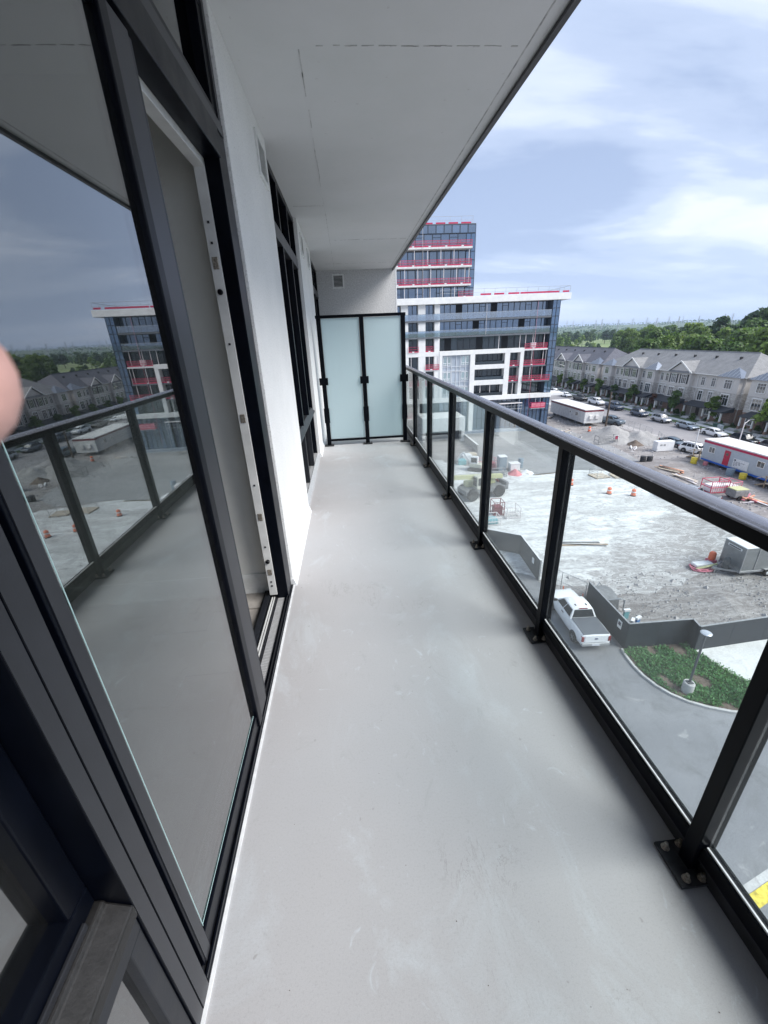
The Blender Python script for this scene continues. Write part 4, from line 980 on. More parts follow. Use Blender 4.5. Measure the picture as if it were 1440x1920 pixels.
# ------------------------------------------------------------------ vehicles (local: +y forward, origin on the road under the middle)
def ring(y, w, zb, zt, flat=.0):
    pts = [(-w*.90, zb), (-w*.985, zb+.10), (-w, zb+(zt-zb)*.45), (-w*.985, zb+(zt-zb)*.78), (-w*.93, zt-.03), (-w*.82, zt), (-w*.4, zt+.018), (0, zt+.025)]
    pts = pts+[(-x, z) for x, z in pts[::-1][1:]]
    return [(x, y, z) for x, z in pts]
def lerp4(q, a, b, c, d):
    """sub-quad of q (4 corners: bl, br, tr, tl) between u=a..b and v=c..d"""
    def pt(u, v): return (q[0].lerp(q[1], u)).lerp(q[3].lerp(q[2], u), v)
    return [pt(a, c), pt(b, c), pt(b, d), pt(a, d)]
def panel(q, off):
    n = (q[1]-q[0]).cross(q[3]-q[0]).normalized()
    return MB().add([p+n*off for p in q]+[p-n*.01 for p in q], [(0,1,2,3),(0,4,5,1),(1,5,6,2),(2,6,7,3),(3,7,4,0)])
_veh = {}
SPEC = {  # L, W, wheel r, wheelbase, body stations (y, halfwidth, zb, zt), greenhouse (front base, front top, rear top, rear base, zbase, zroof, wbase, wtop)
 'sedan': (4.75, 1.84, .33, 2.75, [(-2.37, .74, .42, .82), (-2.30, .84, .28, .98), (-1.6, .91, .22, 1.00), (-.6, .92, .20, .95), (.6, .92, .20, .93), (1.2, .91, .20, .92), (1.9, .88, .22, .80), (2.25, .80, .26, .70), (2.37, .68, .36, .60)], (1.05, .25, -1.05, -1.95, .93, 1.44, .84, .60)),
 'suv': (4.65, 1.88, .37, 2.70, [(-2.32, .80, .50, 1.00), (-2.24, .88, .34, 1.08), (-1.5, .93, .28, 1.10), (-.6, .94, .26, 1.08), (.6, .94, .26, 1.06), (1.15, .93, .26, 1.06), (1.9, .91, .28, .98), (2.2, .84, .32, .88), (2.32, .72, .42, .74)], (1.05, .45, -1.75, -2.20, 1.06, 1.70, .86, .66)),
 'pickup': (5.85, 2.02, .40, 3.68, [(-2.90, .92, .55, 1.26), (-2.86, .98, .50, 1.34), (-2.0, 1.00, .42, 1.34), (-.95, 1.01, .38, 1.30), (-.80, 1.01, .36, 1.28), (.6, 1.01, .36, 1.26), (1.15, 1.01, .36, 1.26), (1.55, 1.00, .36, 1.26), (2.45, .97, .40, 1.20), (2.80, .90, .46, 1.08), (2.92, .80, .55, .92)], (1.35, .62, -.82, -1.02, 1.26, 1.93, .93, .70)),
}
def vehicle(kind, paint_, label, loc, rz, group=None, cover=True, plate=True):
    root = thing(kind if kind != 'suv' else 'parked_suv', label, {'sedan': 'car', 'suv': 'car', 'pickup': 'pickup truck'}[kind], loc, rz, group)
    if kind == 'sedan': root.name = 'parked_car'
    if kind == 'pickup': root.name = 'pickup_truck'
    key = (kind, paint_, cover)
    if key in _veh:
        for ch in _veh[key].children: copy_tree(ch, parent=root)
        return root
    L, W, wr, wb, st, gh = SPEC[kind]
    body = MB().loft([ring(*s) for s in st]).build('body', paint_, root, smooth=True, world=False, fix=True)
    f0, f1, r1, r0, zb, zr, wbs, wt = gh
    V = Vector
    c = {}
    for nm, y, z, w in (('f0', f0, zb, wbs), ('f1', f1, zr-.03, wt), ('r1', r1, zr-.02, wt), ('r0', r0, zb, wbs)):
        for s in (-1, 1): c[nm, s] = V((s*w, y, z))
    g = MB(); m1 = (f1+r1)/2
    sec = []
    for (nm, y, z, w) in (('a', f0, zb, wbs), ('b', f1, zr-.03, wt), ('m', m1, zr+.02, wt+.01), ('d', r1, zr-.02, wt), ('e', r0, zb, wbs)):
        k = 0 if nm in 'ae' else 1
        zlow = zb-.05
        rr = [(-wbs, y if k == 0 else y, zlow)] if False else None
        sec.append([(-wbs-.0, y, zlow), (-w, y, z-.04*k), (-w+.10*k, y, z+.02*k), (0, y, z+.035*k), (w-.10*k, y, z+.02*k), (w, y, z-.04*k), (wbs, y, zlow)])
    for i in (1, 2, 3):  # lower edge of the cabin keeps the body's width
        pass
    g.loft(sec); g.build('cabin', paint_, root, smooth=True, world=False, fix=True)
    q = [c['f0', 1], c['f0', -1], c['f1', -1], c['f1', 1]]
    panel(lerp4(q, .06, .94, .06, .93), .012).build('windscreen', 'car_glass', root, world=False)
    q = [c['r0', -1], c['r0', 1], c['r1', 1], c['r1', -1]]
    panel(lerp4(q, .07, .93, .12 if kind != 'suv' else .2, .92), .012).build('rear_window', 'car_glass', root, world=False)
    for s in (-1, 1):
        q = [c['r0', s], c['f0', s], c['f1', s], c['r1', s]] if s > 0 else [c['f0', s], c['r0', s], c['r1', s], c['f1', s]]
        cuts = ((.06, .34), (.37, .62), (.65, .93)) if kind == 'suv' else ((.08, .46), (.5, .93))
        for a, b in cuts: panel(lerp4(q, a, b, .1, .88), .014).build('side_window', 'car_glass', root, world=False)
        MB().add([V((s*(wbs+.02), f0-.28, zb+.05)), V((s*(wbs+.30), f0-.34, zb+.07)), V((s*(wbs+.30), f0-.34, zb+.26)), V((s*(wbs+.02), f0-.28, zb+.2)), V((s*(wbs+.02), f0-.18, zb+.05)), V((s*(wbs+.28), f0-.2, zb+.07)), V((s*(wbs+.28), f0-.2, zb+.24)), V((s*(wbs+.02), f0-.18, zb+.2))],
                 [(0,1,2,3),(4,7,6,5),(0,4,5,1),(1,5,6,2),(2,6,7,3)]).build('mirror', 'black_plastic' if paint_ != 'paint_silver' else paint_, root, world=False, fix=True)
        for y in (f0-1.35, (r0+.9)):
            MB().box(s*(W/2*.985), s*(W/2+.012), y, y+.2, zb-.16, zb-.11).build('door_handle', 'black_plastic' if kind == 'pickup' else 'chrome', root, world=False)
        tl_w = .22
        zt_ = 1.22 if kind == 'pickup' else .95 if kind == 'sedan' else 1.08
        MB().box(s*(W/2-(.20 if kind == 'pickup' else .30)), s*(W/2-.045), -L/2-.015, -L/2+.16, zt_-(.38 if kind == 'pickup' else .2), zt_).build('tail_light', 'tail_red', root, world=False, bevel=.02)
        zh = .66 if kind == 'sedan' else .80 if kind == 'suv' else 1.0
        MB().box(s*(W/2-.50), s*(W/2-.12), L/2-.22, L/2-.05, zh-.06, zh+.09).build('head_light', 'head_lamp', root, world=False, bevel=.02)
    MB().box(-W*.40, W*.40, L/2-.2, L/2+.02, .36, .56).build('front_bumper', 'black_plastic', root, world=False, bevel=.03)
    rbz = (.50, .72) if kind == 'pickup' else (.30, .50)
    MB().box(-W*.46, W*.46, -L/2-.07, -L/2+.2, *rbz).build('rear_bumper', 'galvanised' if kind == 'pickup' else 'black_plastic', root, world=False, bevel=.03)
    MB().box(-.26, .26, -L/2-.085, -L/2-.06, rbz[0]+.04, rbz[0]+.19).build('licence_plate', 'plate', root, world=False)
    if kind == 'pickup':
        MB().box(-W*.375, W*.375, -L/2+.0, -L/2+.03, .76, 1.30).build('tailgate', paint_, root, world=False, bevel=.02)
        MB().prism([(.13*math.cos(a_*.3491), 1.05+.052*math.sin(a_*.3491)) for a_ in range(18)], 'y', -L/2-.012, -L/2+.004).build('tailgate_emblem', 'emblem_blue', root, world=False).scale = (1, 1, 1)
        MB().box(-W*.43, W*.43, -L/2+.08, -1.06, 1.335, 1.372).build('bed_cover', 'bed_cover' if cover else 'black_plastic', root, world=False, bevel=.02)
        for s in (-1, 1): MB().box(s*.34, s*.42, -.5, -.3, 1.945, 1.985).build('roof_marker', 'black_plastic', root, world=False)
        MB().box(-.3, .3, -.86, -.78, 1.93, 1.96).build('brake_light', 'tail_red', root, world=False)
        for k in range(4): MB().box(-.5+k*.3, -.42+k*.3, -.6, .4, 1.95, 1.962).build('roof_rib', paint_, root, world=False)
    if kind == 'suv':
        for s in (-1, 1): MB().bar((s*.6, -1.5, zr+.05), (s*.6, .2, zr+.05), .05, .05).build('roof_rail', 'black_plastic', root, world=False)
    ty = MB().lathe([(wr*.62, -.115), (wr*.92, -.125), (wr, -.08), (wr, .08), (wr*.92, .125), (wr*.62, .115)], 20, axis='x').mesh('tyre', 'tyre', True)
    rm_ = MB().lathe([(wr*.1, .09), (wr*.22, .10), (wr*.3, .07), (wr*.62, .105), (wr*.65, .04)], 12, axis='x')
    rm2 = MB()
    for k in range(6):
        a = k*math.pi/3; rm2.bar((.095, 0, 0), (.095, wr*.6*math.cos(a), wr*.6*math.sin(a)), wr*.2, .03)
    rm_.add(rm2.v, rm2.f); rme = rm_.mesh('rim', 'rim')
    ym = .05 if kind != 'pickup' else -.02
    for s in (-1, 1):
        for y in (wb/2+ym, -wb/2+ym):
            arc = [(wr*1.22*math.cos(a), wr*1.22*math.sin(a)) for a in [math.pi*k/10 for k in range(11)]]
            MB().prism([(y+u, wr*1.0+v) for u, v in arc]+[(y-wr*1.2, wr*.62), (y+wr*1.2, wr*.62)], 'x', s*(W/2-.25), s*(W/2+.006)).build('wheel_arch', 'black_plastic', root, world=False, fix=True)
            w_ = bpy.data.objects.new('wheel', None) if False else None
            t = bpy.data.objects.new('wheel', ty); COL.objects.link(t); t.parent = root; t.location = (s*(W/2-.08), y, wr); t.rotation_euler = (0, 0, 0 if s > 0 else math.pi)
            r = bpy.data.objects.new('rim', rme); COL.objects.link(r); r.parent = t
    _veh[key] = root
    return root
GND = GZ+.02
vehicle('pickup', 'paint_white', 'white pickup truck with a dark bed cover beside the black site hoarding', (15.35, 23.15, GND), R_(-3.5))
ST = 69.6
vehicle('suv', 'paint_grey', 'dark grey SUV parked at the kerb across from the red striped office', (ST+.1, 60.2, GND), math.pi)
vehicle('suv', 'paint_black', 'black SUV parked at the kerb between the white sedan and the grey SUV', (ST+.1, 66.0, GND), math.pi)
vehicle('sedan', 'paint_white', 'white sedan parked at the kerb beside the dark wheelie bin', (ST, 72.4, GND), math.pi)
vehicle('sedan', 'paint_steel', 'blue silver sedan parked at the kerb behind the white sedan', (ST, 79.2, GND), math.pi)
vehicle('suv', 'paint_silver', 'silver SUV parked at the kerb behind the blue silver sedan', (ST, 86.8, GND), math.pi)
vehicle('suv', 'paint_navy', 'navy blue SUV parked at the kerb behind the silver SUV', (ST+.1, 94.4, GND), math.pi)
vehicle('pickup', 'paint_navy', 'navy blue pickup truck parked at the kerb in front of the townhouses', (ST+.2, 104.6, GND), math.pi)
vehicle('pickup', 'paint_white', 'white pickup truck with dark bed parked at the kerb between two dark pickups', (ST+.3, 113.2, GND), math.pi, cover=False)
vehicle('pickup', 'paint_black', 'black pickup truck parked at the kerb by the street lamp', (ST+.3, 121.8, GND), math.pi)
vehicle('sedan', 'paint_white', 'small white car parked at the kerb beyond the black pickup', (ST+.3, 130.6, GND), math.pi)
vehicle('suv', 'paint_white', 'white van like car parked at the kerb near the corner of the glass building', (ST+.4, 138.5, GND), math.pi)
vehicle('pickup', 'paint_bluegrey', 'blue grey pickup standing in the yard by the wooden pole', (58.3, 87.6, GZ), R_(200))
vehicle('sedan', 'paint_bluegrey', 'dark sedan parked in the yard behind the white cabinets', (57.6, 67.6, GZ), R_(190))
vehicle('suv', 'paint_white', 'white SUV parked in the yard at the end of the grey site office', (57.2, 62.2, GZ), R_(196))
vehicle('pickup', 'paint_silver', 'silver pickup on the pale concrete, partly hidden by the railing', (40.6, 43.2, GZ+.02), R_(24))

# ------------------------------------------------------------------ site offices and trailers
def site_office(label, x0, x1, y0, y1, wall, stripe, beam, wins, doors, board=None, ac=False, rz=0):
    o = thing('site_office', label, 'site office', ((x0+x1)/2, (y0+y1)/2, GZ))
    z0, z1 = GZ+.75, GZ+3.55
    MB().box(x0, x1, y0, y1, z0, z1).build('wall', wall, o, bevel=.02)
    MB().box(x0-.08, x1+.08, y0-.08, y1+.08, z1, z1+.16).build('roof', 'trailer_roof', o, bevel=.02)
    sw_ = MB(); zs = (z1-.34, z1-.005)
    sw_.box(x0-.02, x0, y0-.02, y1+.02, *zs); sw_.box(x0, x1, y0-.02, y0, *zs); sw_.box(x0, x1, y1, y1+.02, *zs); sw_.box(x1, x1+.02, y0-.02, y1+.02, *zs); sw_.build('stripe', stripe, o)
    if beam: MB().box(x0-.05, x1, y0+.1, y1-.1, z0-.24, z0).build('beam', beam, o)
    for y in [y0+1+i*(y1-y0-2)/4 for i in range(5)]: MB().box(x0+.5, x0+.9, y-.3, y+.3, GZ, z0-.1).build('support', 'slab_grey', o)
    if ac:
        for sx in (1.0, 2.4): MB().box(x0+sx, x0+sx+.85, y0-.35, y0, z0+.9, z0+1.65).build('air_conditioner', 'trailer_roof', o, bevel=.02)
    for y in wins:
        w = MB().box(x0-.05, x0+.0, y-.55, y+.55, z0+1.15, z0+2.05).build('window', 'trim_white', o)
        MB().box(x0-.056, x0-.05, y-.47, y-.03, z0+1.23, z0+1.97).build('pane', 'house_glass', w); MB().box(x0-.056, x0-.05, y+.03, y+.47, z0+1.23, z0+1.97).build('pane', 'house_glass', w)
    for y in doors:
        d = MB().box(x0-.05, x0+.0, y-.48, y+.48, z0+.05, z0+2.15).build('door', 'door_red' if wall != 'trailer_white' else 'trim_white', o)
        MB().box(x0-.06, x0-.05, y-.2, y+.2, z0+1.45, z0+1.8).build('pane', 'house_glass', d); MB().box(x0-.09, x0-.05, y+.33, y+.4, z0+1.0, z0+1.06).build('handle', 'galvanised', d)
    if board:
        bo = MB().box(x0-.06, x0-.02, board[0], board[1], z0+.15, z0+1.4).build('notice_board', 'sign_white', o)
        ln = MB()
        r2 = random.Random(4)
        for k in range(7):
            y = board[1]-.15; z = z0+1.27-k*.15
            while y > board[0]+.4:
                w_ = r2.uniform(.12, .4); ln.box(x0-.064, x0-.06, y-w_, y, z-.03, z+.03); y -= w_+.09
                if r2.random() < .2: break
        tag(ln.build('lettering', 'ink', bo), kind='stuff')
        MB().box(x0-.065, x0-.06, board[1]-.42, board[1]-.12, z0+1.08, z0+1.3).build('logo', 'ink', bo)
    return o
site_office('grey site office trailer with red roof stripe, red door and blue base beam', 54.2, 58.0, 39.5, 57.6, 'trailer_grey', 'stripe_red', 'beam_blue', [55.9, 48.0, 42.5], [53.2], (49.6, 52.0))
site_office('white site office trailer with maroon stripe and wall air conditioner', 51.2, 55.4, 86.4, 102.5, 'trailer_white', 'stripe_maroon', None, [89.8], [92.6], None, True)
def steps(label, x, y0, y1, rail=True):
    o = thing('wooden_steps', label, 'steps', (x, (y0+y1)/2, GZ))
    MB().box(x-1.3, x, y0, y1, GZ+.62, GZ+.70).build('landing', 'wood_pale', o)
    for k in range(4): MB().box(x-1.2, x-.1, y1+.28*k, y1+.28*(k+1)-.03, GZ+.5-.14*k, GZ+.55-.14*k).build('tread', 'wood_pale', o)
    for xx in (x-1.25, x-.05):
        for yy in (y0+.05, y1-.05): MB().box(xx-.05, xx+.05, yy-.05, yy+.05, GZ, GZ+1.65).build('post', 'wood', o)
        MB().bar((xx, y0, GZ+1.6), (xx, y1, GZ+1.6), .08).build('handrail', 'wood_pale', o); MB().bar((xx, y1, GZ+1.6), (xx, y1+1.15, GZ+1.0), .08).build('handrail', 'wood_pale', o)
        MB().bar((xx, y1, GZ+.6), (xx, y1+1.15, GZ+.02), .08, .2).build('stringer', 'wood', o)
    return o
steps('wooden steps and landing by the grey site office windows', 54.1, 43.4, 45.6); steps('wooden steps at the end of the grey site office', 55.6, 58.0, 59.3)
ct = thing('cargo_trailer', 'charcoal enclosed cargo trailer with white roof on the muddy ground', 'trailer', (33.8, 28.0, GZ))
MB().box(31.85, 36.6, 27.0, 29.0, GZ+.62, GZ+2.72).build('body', 'trailer_charcoal', ct, bevel=.03)
MB().box(31.82, 36.63, 26.97, 29.03, GZ+2.72, GZ+2.80).build('roof', 'plastic_white', ct, bevel=.03)
MB().box(31.80, 36.65, 26.95, 29.05, GZ+.42, GZ+.62).build('chassis', 'galvanised', ct, bevel=.02)
for x, y in ((31.83, 26.985), (31.83, 29.0)): MB().box(x, x+.06, y-.03, y+.03, GZ+.62, GZ+2.72).build('corner_trim', 'galvanised', ct)
MB().box(31.80, 31.85, 27.35, 28.65, GZ+2.33, GZ+2.52).build('marker_panel', 'plastic_white', ct); MB().box(31.785, 31.80, 27.45, 28.55, GZ+2.37, GZ+2.48).build('lettering', 'ink', ct)
dd = MB().box(33.1, 34.6, 26.975, 27.0, GZ+.68, GZ+2.55).build('side_door', 'trailer_charcoal', ct)
fr = MB(); fr.box(33.04, 33.1, 26.96, 27.0, GZ+.66, GZ+2.6); fr.box(34.6, 34.66, 26.96, 27.0, GZ+.66, GZ+2.6); fr.box(33.1, 34.6, 26.96, 27.0, GZ+2.55, GZ+2.6); fr.build('door_frame', 'galvanised', ct)
MB().box(34.35, 34.45, 26.95, 26.975, GZ+1.5, GZ+1.62).build('handle', 'plastic_white', dd)
wl_ = MB().lathe([(.18, -.1), (.31, -.11), (.34, -.06), (.34, .06), (.31, .11), (.18, .1)], 20, axis='y').mesh('tyre', 'tyre', True); rl_ = MB().lathe([(.03, -.1), (.09, -.1), (.19, -.07), (.2, 0)], 12, axis='y').mesh('rim', 'plastic_white')
for x in (34.3, 35.1):
    t = link_part('wheel', wl_, ct, (x, 26.9, GZ+.34)); r = bpy.data.objects.new('rim', rl_); COL.objects.link(r); r.parent = t; r.location = (0, -.02, 0)
    MB().box(x-.42, x+.42, 26.75, 27.0, GZ+.70, GZ+.74).build('fender', 'galvanised', ct)
hb = MB(); hb.bar((31.85, 27.2, GZ+.5), (30.3, 28.0, GZ+.5), .12, .14); hb.bar((31.85, 28.8, GZ+.5), (30.3, 28.0, GZ+.5), .12, .14); hb.tube([(30.55, 27.95, GZ), (30.55, 27.95, GZ+.75)], .05, 8); hb.build('hitch', 'galvanised', ct)
MB().lathe([(.001, 0), (.2, 0), (.24, .2), (.24, .9), (.18, 1.05), (.001, 1.08)], 14, (31.2, 27.75, GZ+.55)).build('gas_bottle', 'lamp_grey', ct, smooth=True)

# ------------------------------------------------------------------ hoarding, fences, lamp
def hoarding(name, label, pts, h, cap='hoarding_cap', pl=2.44):
    o = thing(name, label, 'fence', (pts[0][0], pts[0][1], GZ))
    for a, b in zip(pts[:-1], pts[1:]):
        A, B = Vector((*a, GZ)), Vector((*b, GZ)); L = (B-A).length; n = max(1, round(L/pl)); d = (B-A)/n; u = d.normalized()
        for i in range(n):
            p0, p1 = A+d*i+u*.006, A+d*(i+1)-u*.006
            MB().bar(p0+Vector((0,0,h/2)), p1+Vector((0,0,h/2)), .04, h).build('panel', 'hoarding', o)
        MB().bar(A+Vector((0,0,h+.02)), B+Vector((0,0,h+.02)), .10, .04).build('cap', cap, o)
        for i in range(n+1):
            q = A+d*min(i, n); nn = Vector((-u.y, u.x, 0))
            MB().box(q.x+nn.x*.08-.03, q.x+nn.x*.08+.03, q.y+nn.y*.08-.03, q.y+nn.y*.08+.03, GZ, GZ+h-.05).build('post', 'hoarding', o)
    return o
h1 = hoarding('site_hoarding', 'black plywood hoarding around the muddy ground beside the white pickup', [(17.42, 25.3), (17.28, 20.25), (21.65, 20.15), (21.5, 19.4), (26.6, 19.72), (31, 19.9), (36, 20.1)], 2.05)
MB().box(17.23, 17.262, 20.85, 21.25, GZ+1.1, GZ+1.7).build('notice', 'sign_white', h1); MB().box(17.222, 17.23, 20.92, 21.18, GZ+1.32, GZ+1.6).build('notice_symbol', 'ink', h1)
h2 = hoarding('site_hoarding', 'black plywood hoarding corner with a pale cap beyond the wire fence', [(9.0, 37.2), (12.7, 35.6), (15.45, 33.7), (15.2, 29.0)], 2.05, 'plastic_white')
MB().box(15.12, 15.165, 30.0, 30.35, GZ+1.1, GZ+1.6).build('notice', 'sign_white', h2)
def wire_fence(label, a, b, h=1.9):
    o = thing('wire_fence', label, 'fence', (*a, GZ)); A, B = Vector((*a, GZ)), Vector((*b, GZ)); L = (B-A).length; n = max(1, round(L/2.1))
    for i in range(n+1): p = A.lerp(B, i/n); MB().tube([p, p+Vector((0,0,h))], .03, 6).build('post', 'galvanised', o)
    fr = MB(); Z = Vector((0,0,1))
    for z in (.1, h*.5, h): fr.tube([A+Z*z, B+Z*z], .018, 5)
    fr.build('rail', 'galvanised', o)
    m = MB(); k = int(L/.16)
    for i in range(k): p = A.lerp(B, (i+.5)/k); m.bar(p+Z*.1, p+Z*h, .006)
    for i in range(11): z = .1+(h-.1)*(i+.5)/11; m.bar(A+Z*z, B+Z*z, .006)
    tag(m.build('mesh', 'galvanised', o), kind='stuff'); return o
wire_fence('wire fence panels closing the gap between the two black hoardings', (15.2, 28.9), (17.35, 25.4))
wire_fence('wire fence panels along the far edge of the yard by the street', (58.0, 74.0), (59.3, 90.0), 1.8)
wire_fence('short wire fence beside the white cabinets', (55.2, 66.4), (57.5, 71.5), 1.8)
lp = thing('lamp_post', 'dark lamp post with a flat round head in the weedy bed', 'lamp post', (18.6, 16.35, GZ+.1))
MB().lathe([(.001, 0), (.30, 0), (.30, .62), (.27, .68), (.001, .68)], 20, (18.6, 16.35, GZ+.1)).build('footing', 'kerb_concrete', lp)
MB().box(18.45, 18.75, 16.2, 16.5, GZ+.78, GZ+.83).build('base_plate', 'lamp_grey', lp)
MB().tube([(18.6, 16.35, GZ+.8), (18.6, 16.35, GZ+4.25)], .062, 10).build('pole', 'lamp_grey', lp)
MB().lathe([(.001, 4.28), (.14, 4.28), (.27, 4.36), (.28, 4.39), (.22, 4.43), (.001, 4.46)], 24, (18.6, 16.35, GZ)).build('head', 'lamp_top', lp)
def pole(name, label, x, y, h, r, mt, arm=None):
    o = thing(name, label, 'pole', (x, y, GZ)); MB().tube([(x, y, GZ), (x, y, GZ+h)], [r, r*.7], 8).build('shaft', mt, o)
    if arm:
        MB().tube([(x, y, GZ+h-.2), (x+arm[0]*.6, y+arm[1]*.6, GZ+h+.3), (x+arm[0], y+arm[1], GZ+h+.35)], .05, 6).build('arm', mt, o); MB().box(x+arm[0]-.35, x+arm[0]+.35, y+arm[1]-.15, y+arm[1]+.15, GZ+h+.28, GZ+h+.42).build('lamp_head', 'lamp_grey', o)
    else: MB().lathe([(r*.75, 0), (r*.8, .1), (.001, .14)], 8, (x, y, GZ+h)).build('cap', mt, o)
    return o
pole('utility_pole', 'leaning dark wooden pole beside the white site office', 55.9, 85.6, 7.2, .2, 'bark'); pole('street_lamp', 'tall grey street lamp in front of the dark roofed townhouses', 72.6, 139.0, 9.0, .11, 'galvanised', (-2.2, 0)); pole('street_lamp', 'slim pale street lamp behind the roof of the grey site office', 61.0, 58.6, 5.6, .09, 'scaffold_pale', (1.2, .2))
pole('camera_mast', 'short white mast at the corner of the grey site office roof', 54.6, 59.6, 4.6, .1, 'plastic_white')
# ------------------------------------------------------------------ small site things
def cone(x, y, h, label, tall=False):
    o = thing('traffic_cone', label, 'cone', (x, y, GZ+.02), 0, 'tall orange cones by the white pickup' if tall else 'orange drums standing on the pale concrete')
    z = GZ+.025
    if tall:
        MB().box(x-.2, x+.2, y-.2, y+.2, z, z+.08).build('base', 'black_plastic', o); MB().lathe([(.16, .08), (.05, h*.8), (.035, h*.86), (.05, h*.9), (.04, h)], 12, (x, y, z)).build('body', 'orange', o, smooth=True)
        MB().lathe([(.112, h*.42), (.088, h*.58)], 12, (x, y, z)).build('band', 'plastic_white', o)
    else:
        MB().lathe([(.34, 0), (.34, .1), (.001, .1)], 12, (x, y, z)).build('base', 'black_plastic', o); MB().lathe([(.29, .1), (.26, h*.5), (.24, h), (.05, h+.04), (.05, h+.14)], 12, (x, y, z)).build('body', 'orange', o, smooth=True)
        MB().lathe([(.268, h*.55), (.258, h*.72)], 12, (x, y, z)).build('band', 'plastic_white', o)
    return o
cone(16.0, 26.3, 1.1, 'tall orange cone by the wire fence near the white pickup', True); cone(16.95, 25.1, 1.1, 'tall orange cone by the wire fence near the white pickup', True)
for x, y in ((29.9, 51.3), (32.9, 47.2), (35.4, 46.0)): cone(x, y, .85, 'orange drum standing on the pale concrete')
for x, y in ((44.8, 96.0), (49.8, 81.5)): cone(x, y, 1.0, 'orange drum standing on the pale concrete')['label'] = 'orange drum on the grey dirt near the white site office'
def heap(name, label, x, y, r, h, mt, seed, cat='pile'):
    mb = MB(); n = 28; m_ = 10; r2 = random.Random(seed)
    for i in range(m_+1):
        t = i/m_
        for k in range(n):
            a = 2*math.pi*k/n; rr = r*(t)*(1+.22*noise.noise(Vector((math.cos(a)*1.5, math.sin(a)*1.5, seed)))); px, py = x+rr*math.cos(a), y+rr*math.sin(a)
            z = h*(1-t)**1.15*(1+.35*noise.noise(Vector((px*.7, py*.7, seed))))+(.05*noise.noise(Vector((px*3, py*3, seed))))*(1-t)
            mb.v.append((px, py, GZ+max(0, z)-.03))
    for i in range(m_):
        for k in range(n): mb.f.append((i*n+k, (i+1)*n+k, (i+1)*n+(k+1)%n, i*n+(k+1)%n)); mb.m.append(0)
    o = mb.build(name, mt, smooth=True, fix=True); return tag(o, label, cat)
heap('gravel_pile', 'large grey gravel pile in front of the white site office', 50.8, 75.4, 5.6, 2.6, 'gravel', 2); heap('gravel_pile', 'second grey gravel pile sloping towards the street fence', 54.8, 72.6, 4.8, 2.0, 'gravel', 5); heap('soil_pile', 'small olive heap of soil with a black pipe beside the gravel', 51.6, 69.4, 1.5, 1.0, 'soil', 9); heap('soil_pile', 'low brown mound of earth in front of the grey site office', 48.2, 56.5, 5.2, .55, 'dirt', 12); heap('soil_pile', 'long low brown mound between the cages and the grey site office', 49.5, 48.0, 4.2, .6, 'mud', 14); heap('soil_pile', 'low mound of mud behind the hoarding corner', 28.0, 24.0, 2.4, .4, 'mud', 17)
wb_ = thing('site_cabinet', 'pair of white storage cabinets standing on the dirt', 'cabinet', (53.2, 64.6, GZ))
MB().box(51.9, 53.7, 64.2, 65.3, GZ+.08, GZ+1.75).build('cabinet_body', 'plastic_white', wb_, bevel=.03); MB().box(53.75, 55.0, 64.25, 65.35, GZ+.08, GZ+1.75).build('cabinet_body', 'plastic_white', wb_, bevel=.03); MB().box(51.95, 52.0, 64.19, 64.2, GZ+.3, GZ+.6).build('vent', 'ink', wb_)
for x in (52.4, 53.0): MB().box(x, x+.4, 64.185, 64.2, GZ+1.0, GZ+1.3).build('label_panel', 'galvanised', wb_)
for x in (52.1, 53.5, 54.8): MB().box(x-.08, x+.08, 64.4, 65.1, GZ, GZ+.08).build('foot', 'wood', wb_)
def bucket(x, y, h, r, mt, label, cat='drum'):
    o = thing('drum', label, cat, (x, y, GZ)); MB().lathe([(.001, 0), (r*.92, 0), (r, .04), (r, h*.33), (r*1.03, h*.35), (r, h*.37), (r, h*.66), (r*1.03, h*.68), (r, h*.7), (r, h-.04), (r*.96, h), (r*.9, h-.05), (.001, h-.05)], 16, (x, y, GZ)).build('body', mt, o, smooth=True); MB().lathe([(r*1.02, h-.03), (r*1.04, h), (r*1.0, h+.02)], 16, (x, y, GZ)).build('rim', mt, o); return o
bucket(52.7, 57.0, .95, .42, 'yellow', 'yellow drum by the corner of the grey site office'); bucket(53.4, 49.2, .8, .42, 'yellow', 'yellow drum under the notice board of the grey site office'); bucket(53.2, 51.0, .9, .5, 'toilet_blue', 'grey drum under the grey site office'); bucket(46.0, 59.3, .95, .42, 'black_plastic', 'black drum beside the timber stacks'); bucket(46.9, 59.0, .95, .42, 'black_plastic', 'black drum with a dented rim at the end of the timber stacks'); bucket(53.7, 55.9, .5, .3, 'tarp_pink', 'small pink pail under the corner of the grey site office', 'pail')
def planks(label, x, y, n, L, rz, mt, seed, name='timber_stack'):
    o = thing(name, label, 'timber', (x, y, GZ+.03)); r2 = random.Random(seed)
    for i in range(n):
        a = rz+r2.uniform(-.12, .12)*(n > 2); c = Vector((x+r2.uniform(-.5, .5)*(n > 2), y+r2.uniform(-.5, .5)*(n > 2), GZ+.07+.09*(i//3))); d = Vector((math.cos(a), math.sin(a), 0))*L/2*r2.uniform(.8, 1.05)
        MB().bar(c-d, c+d, .22, .07).build('plank', mt if not isinstance(mt, list) else mt[i % len(mt)], o)
    return o
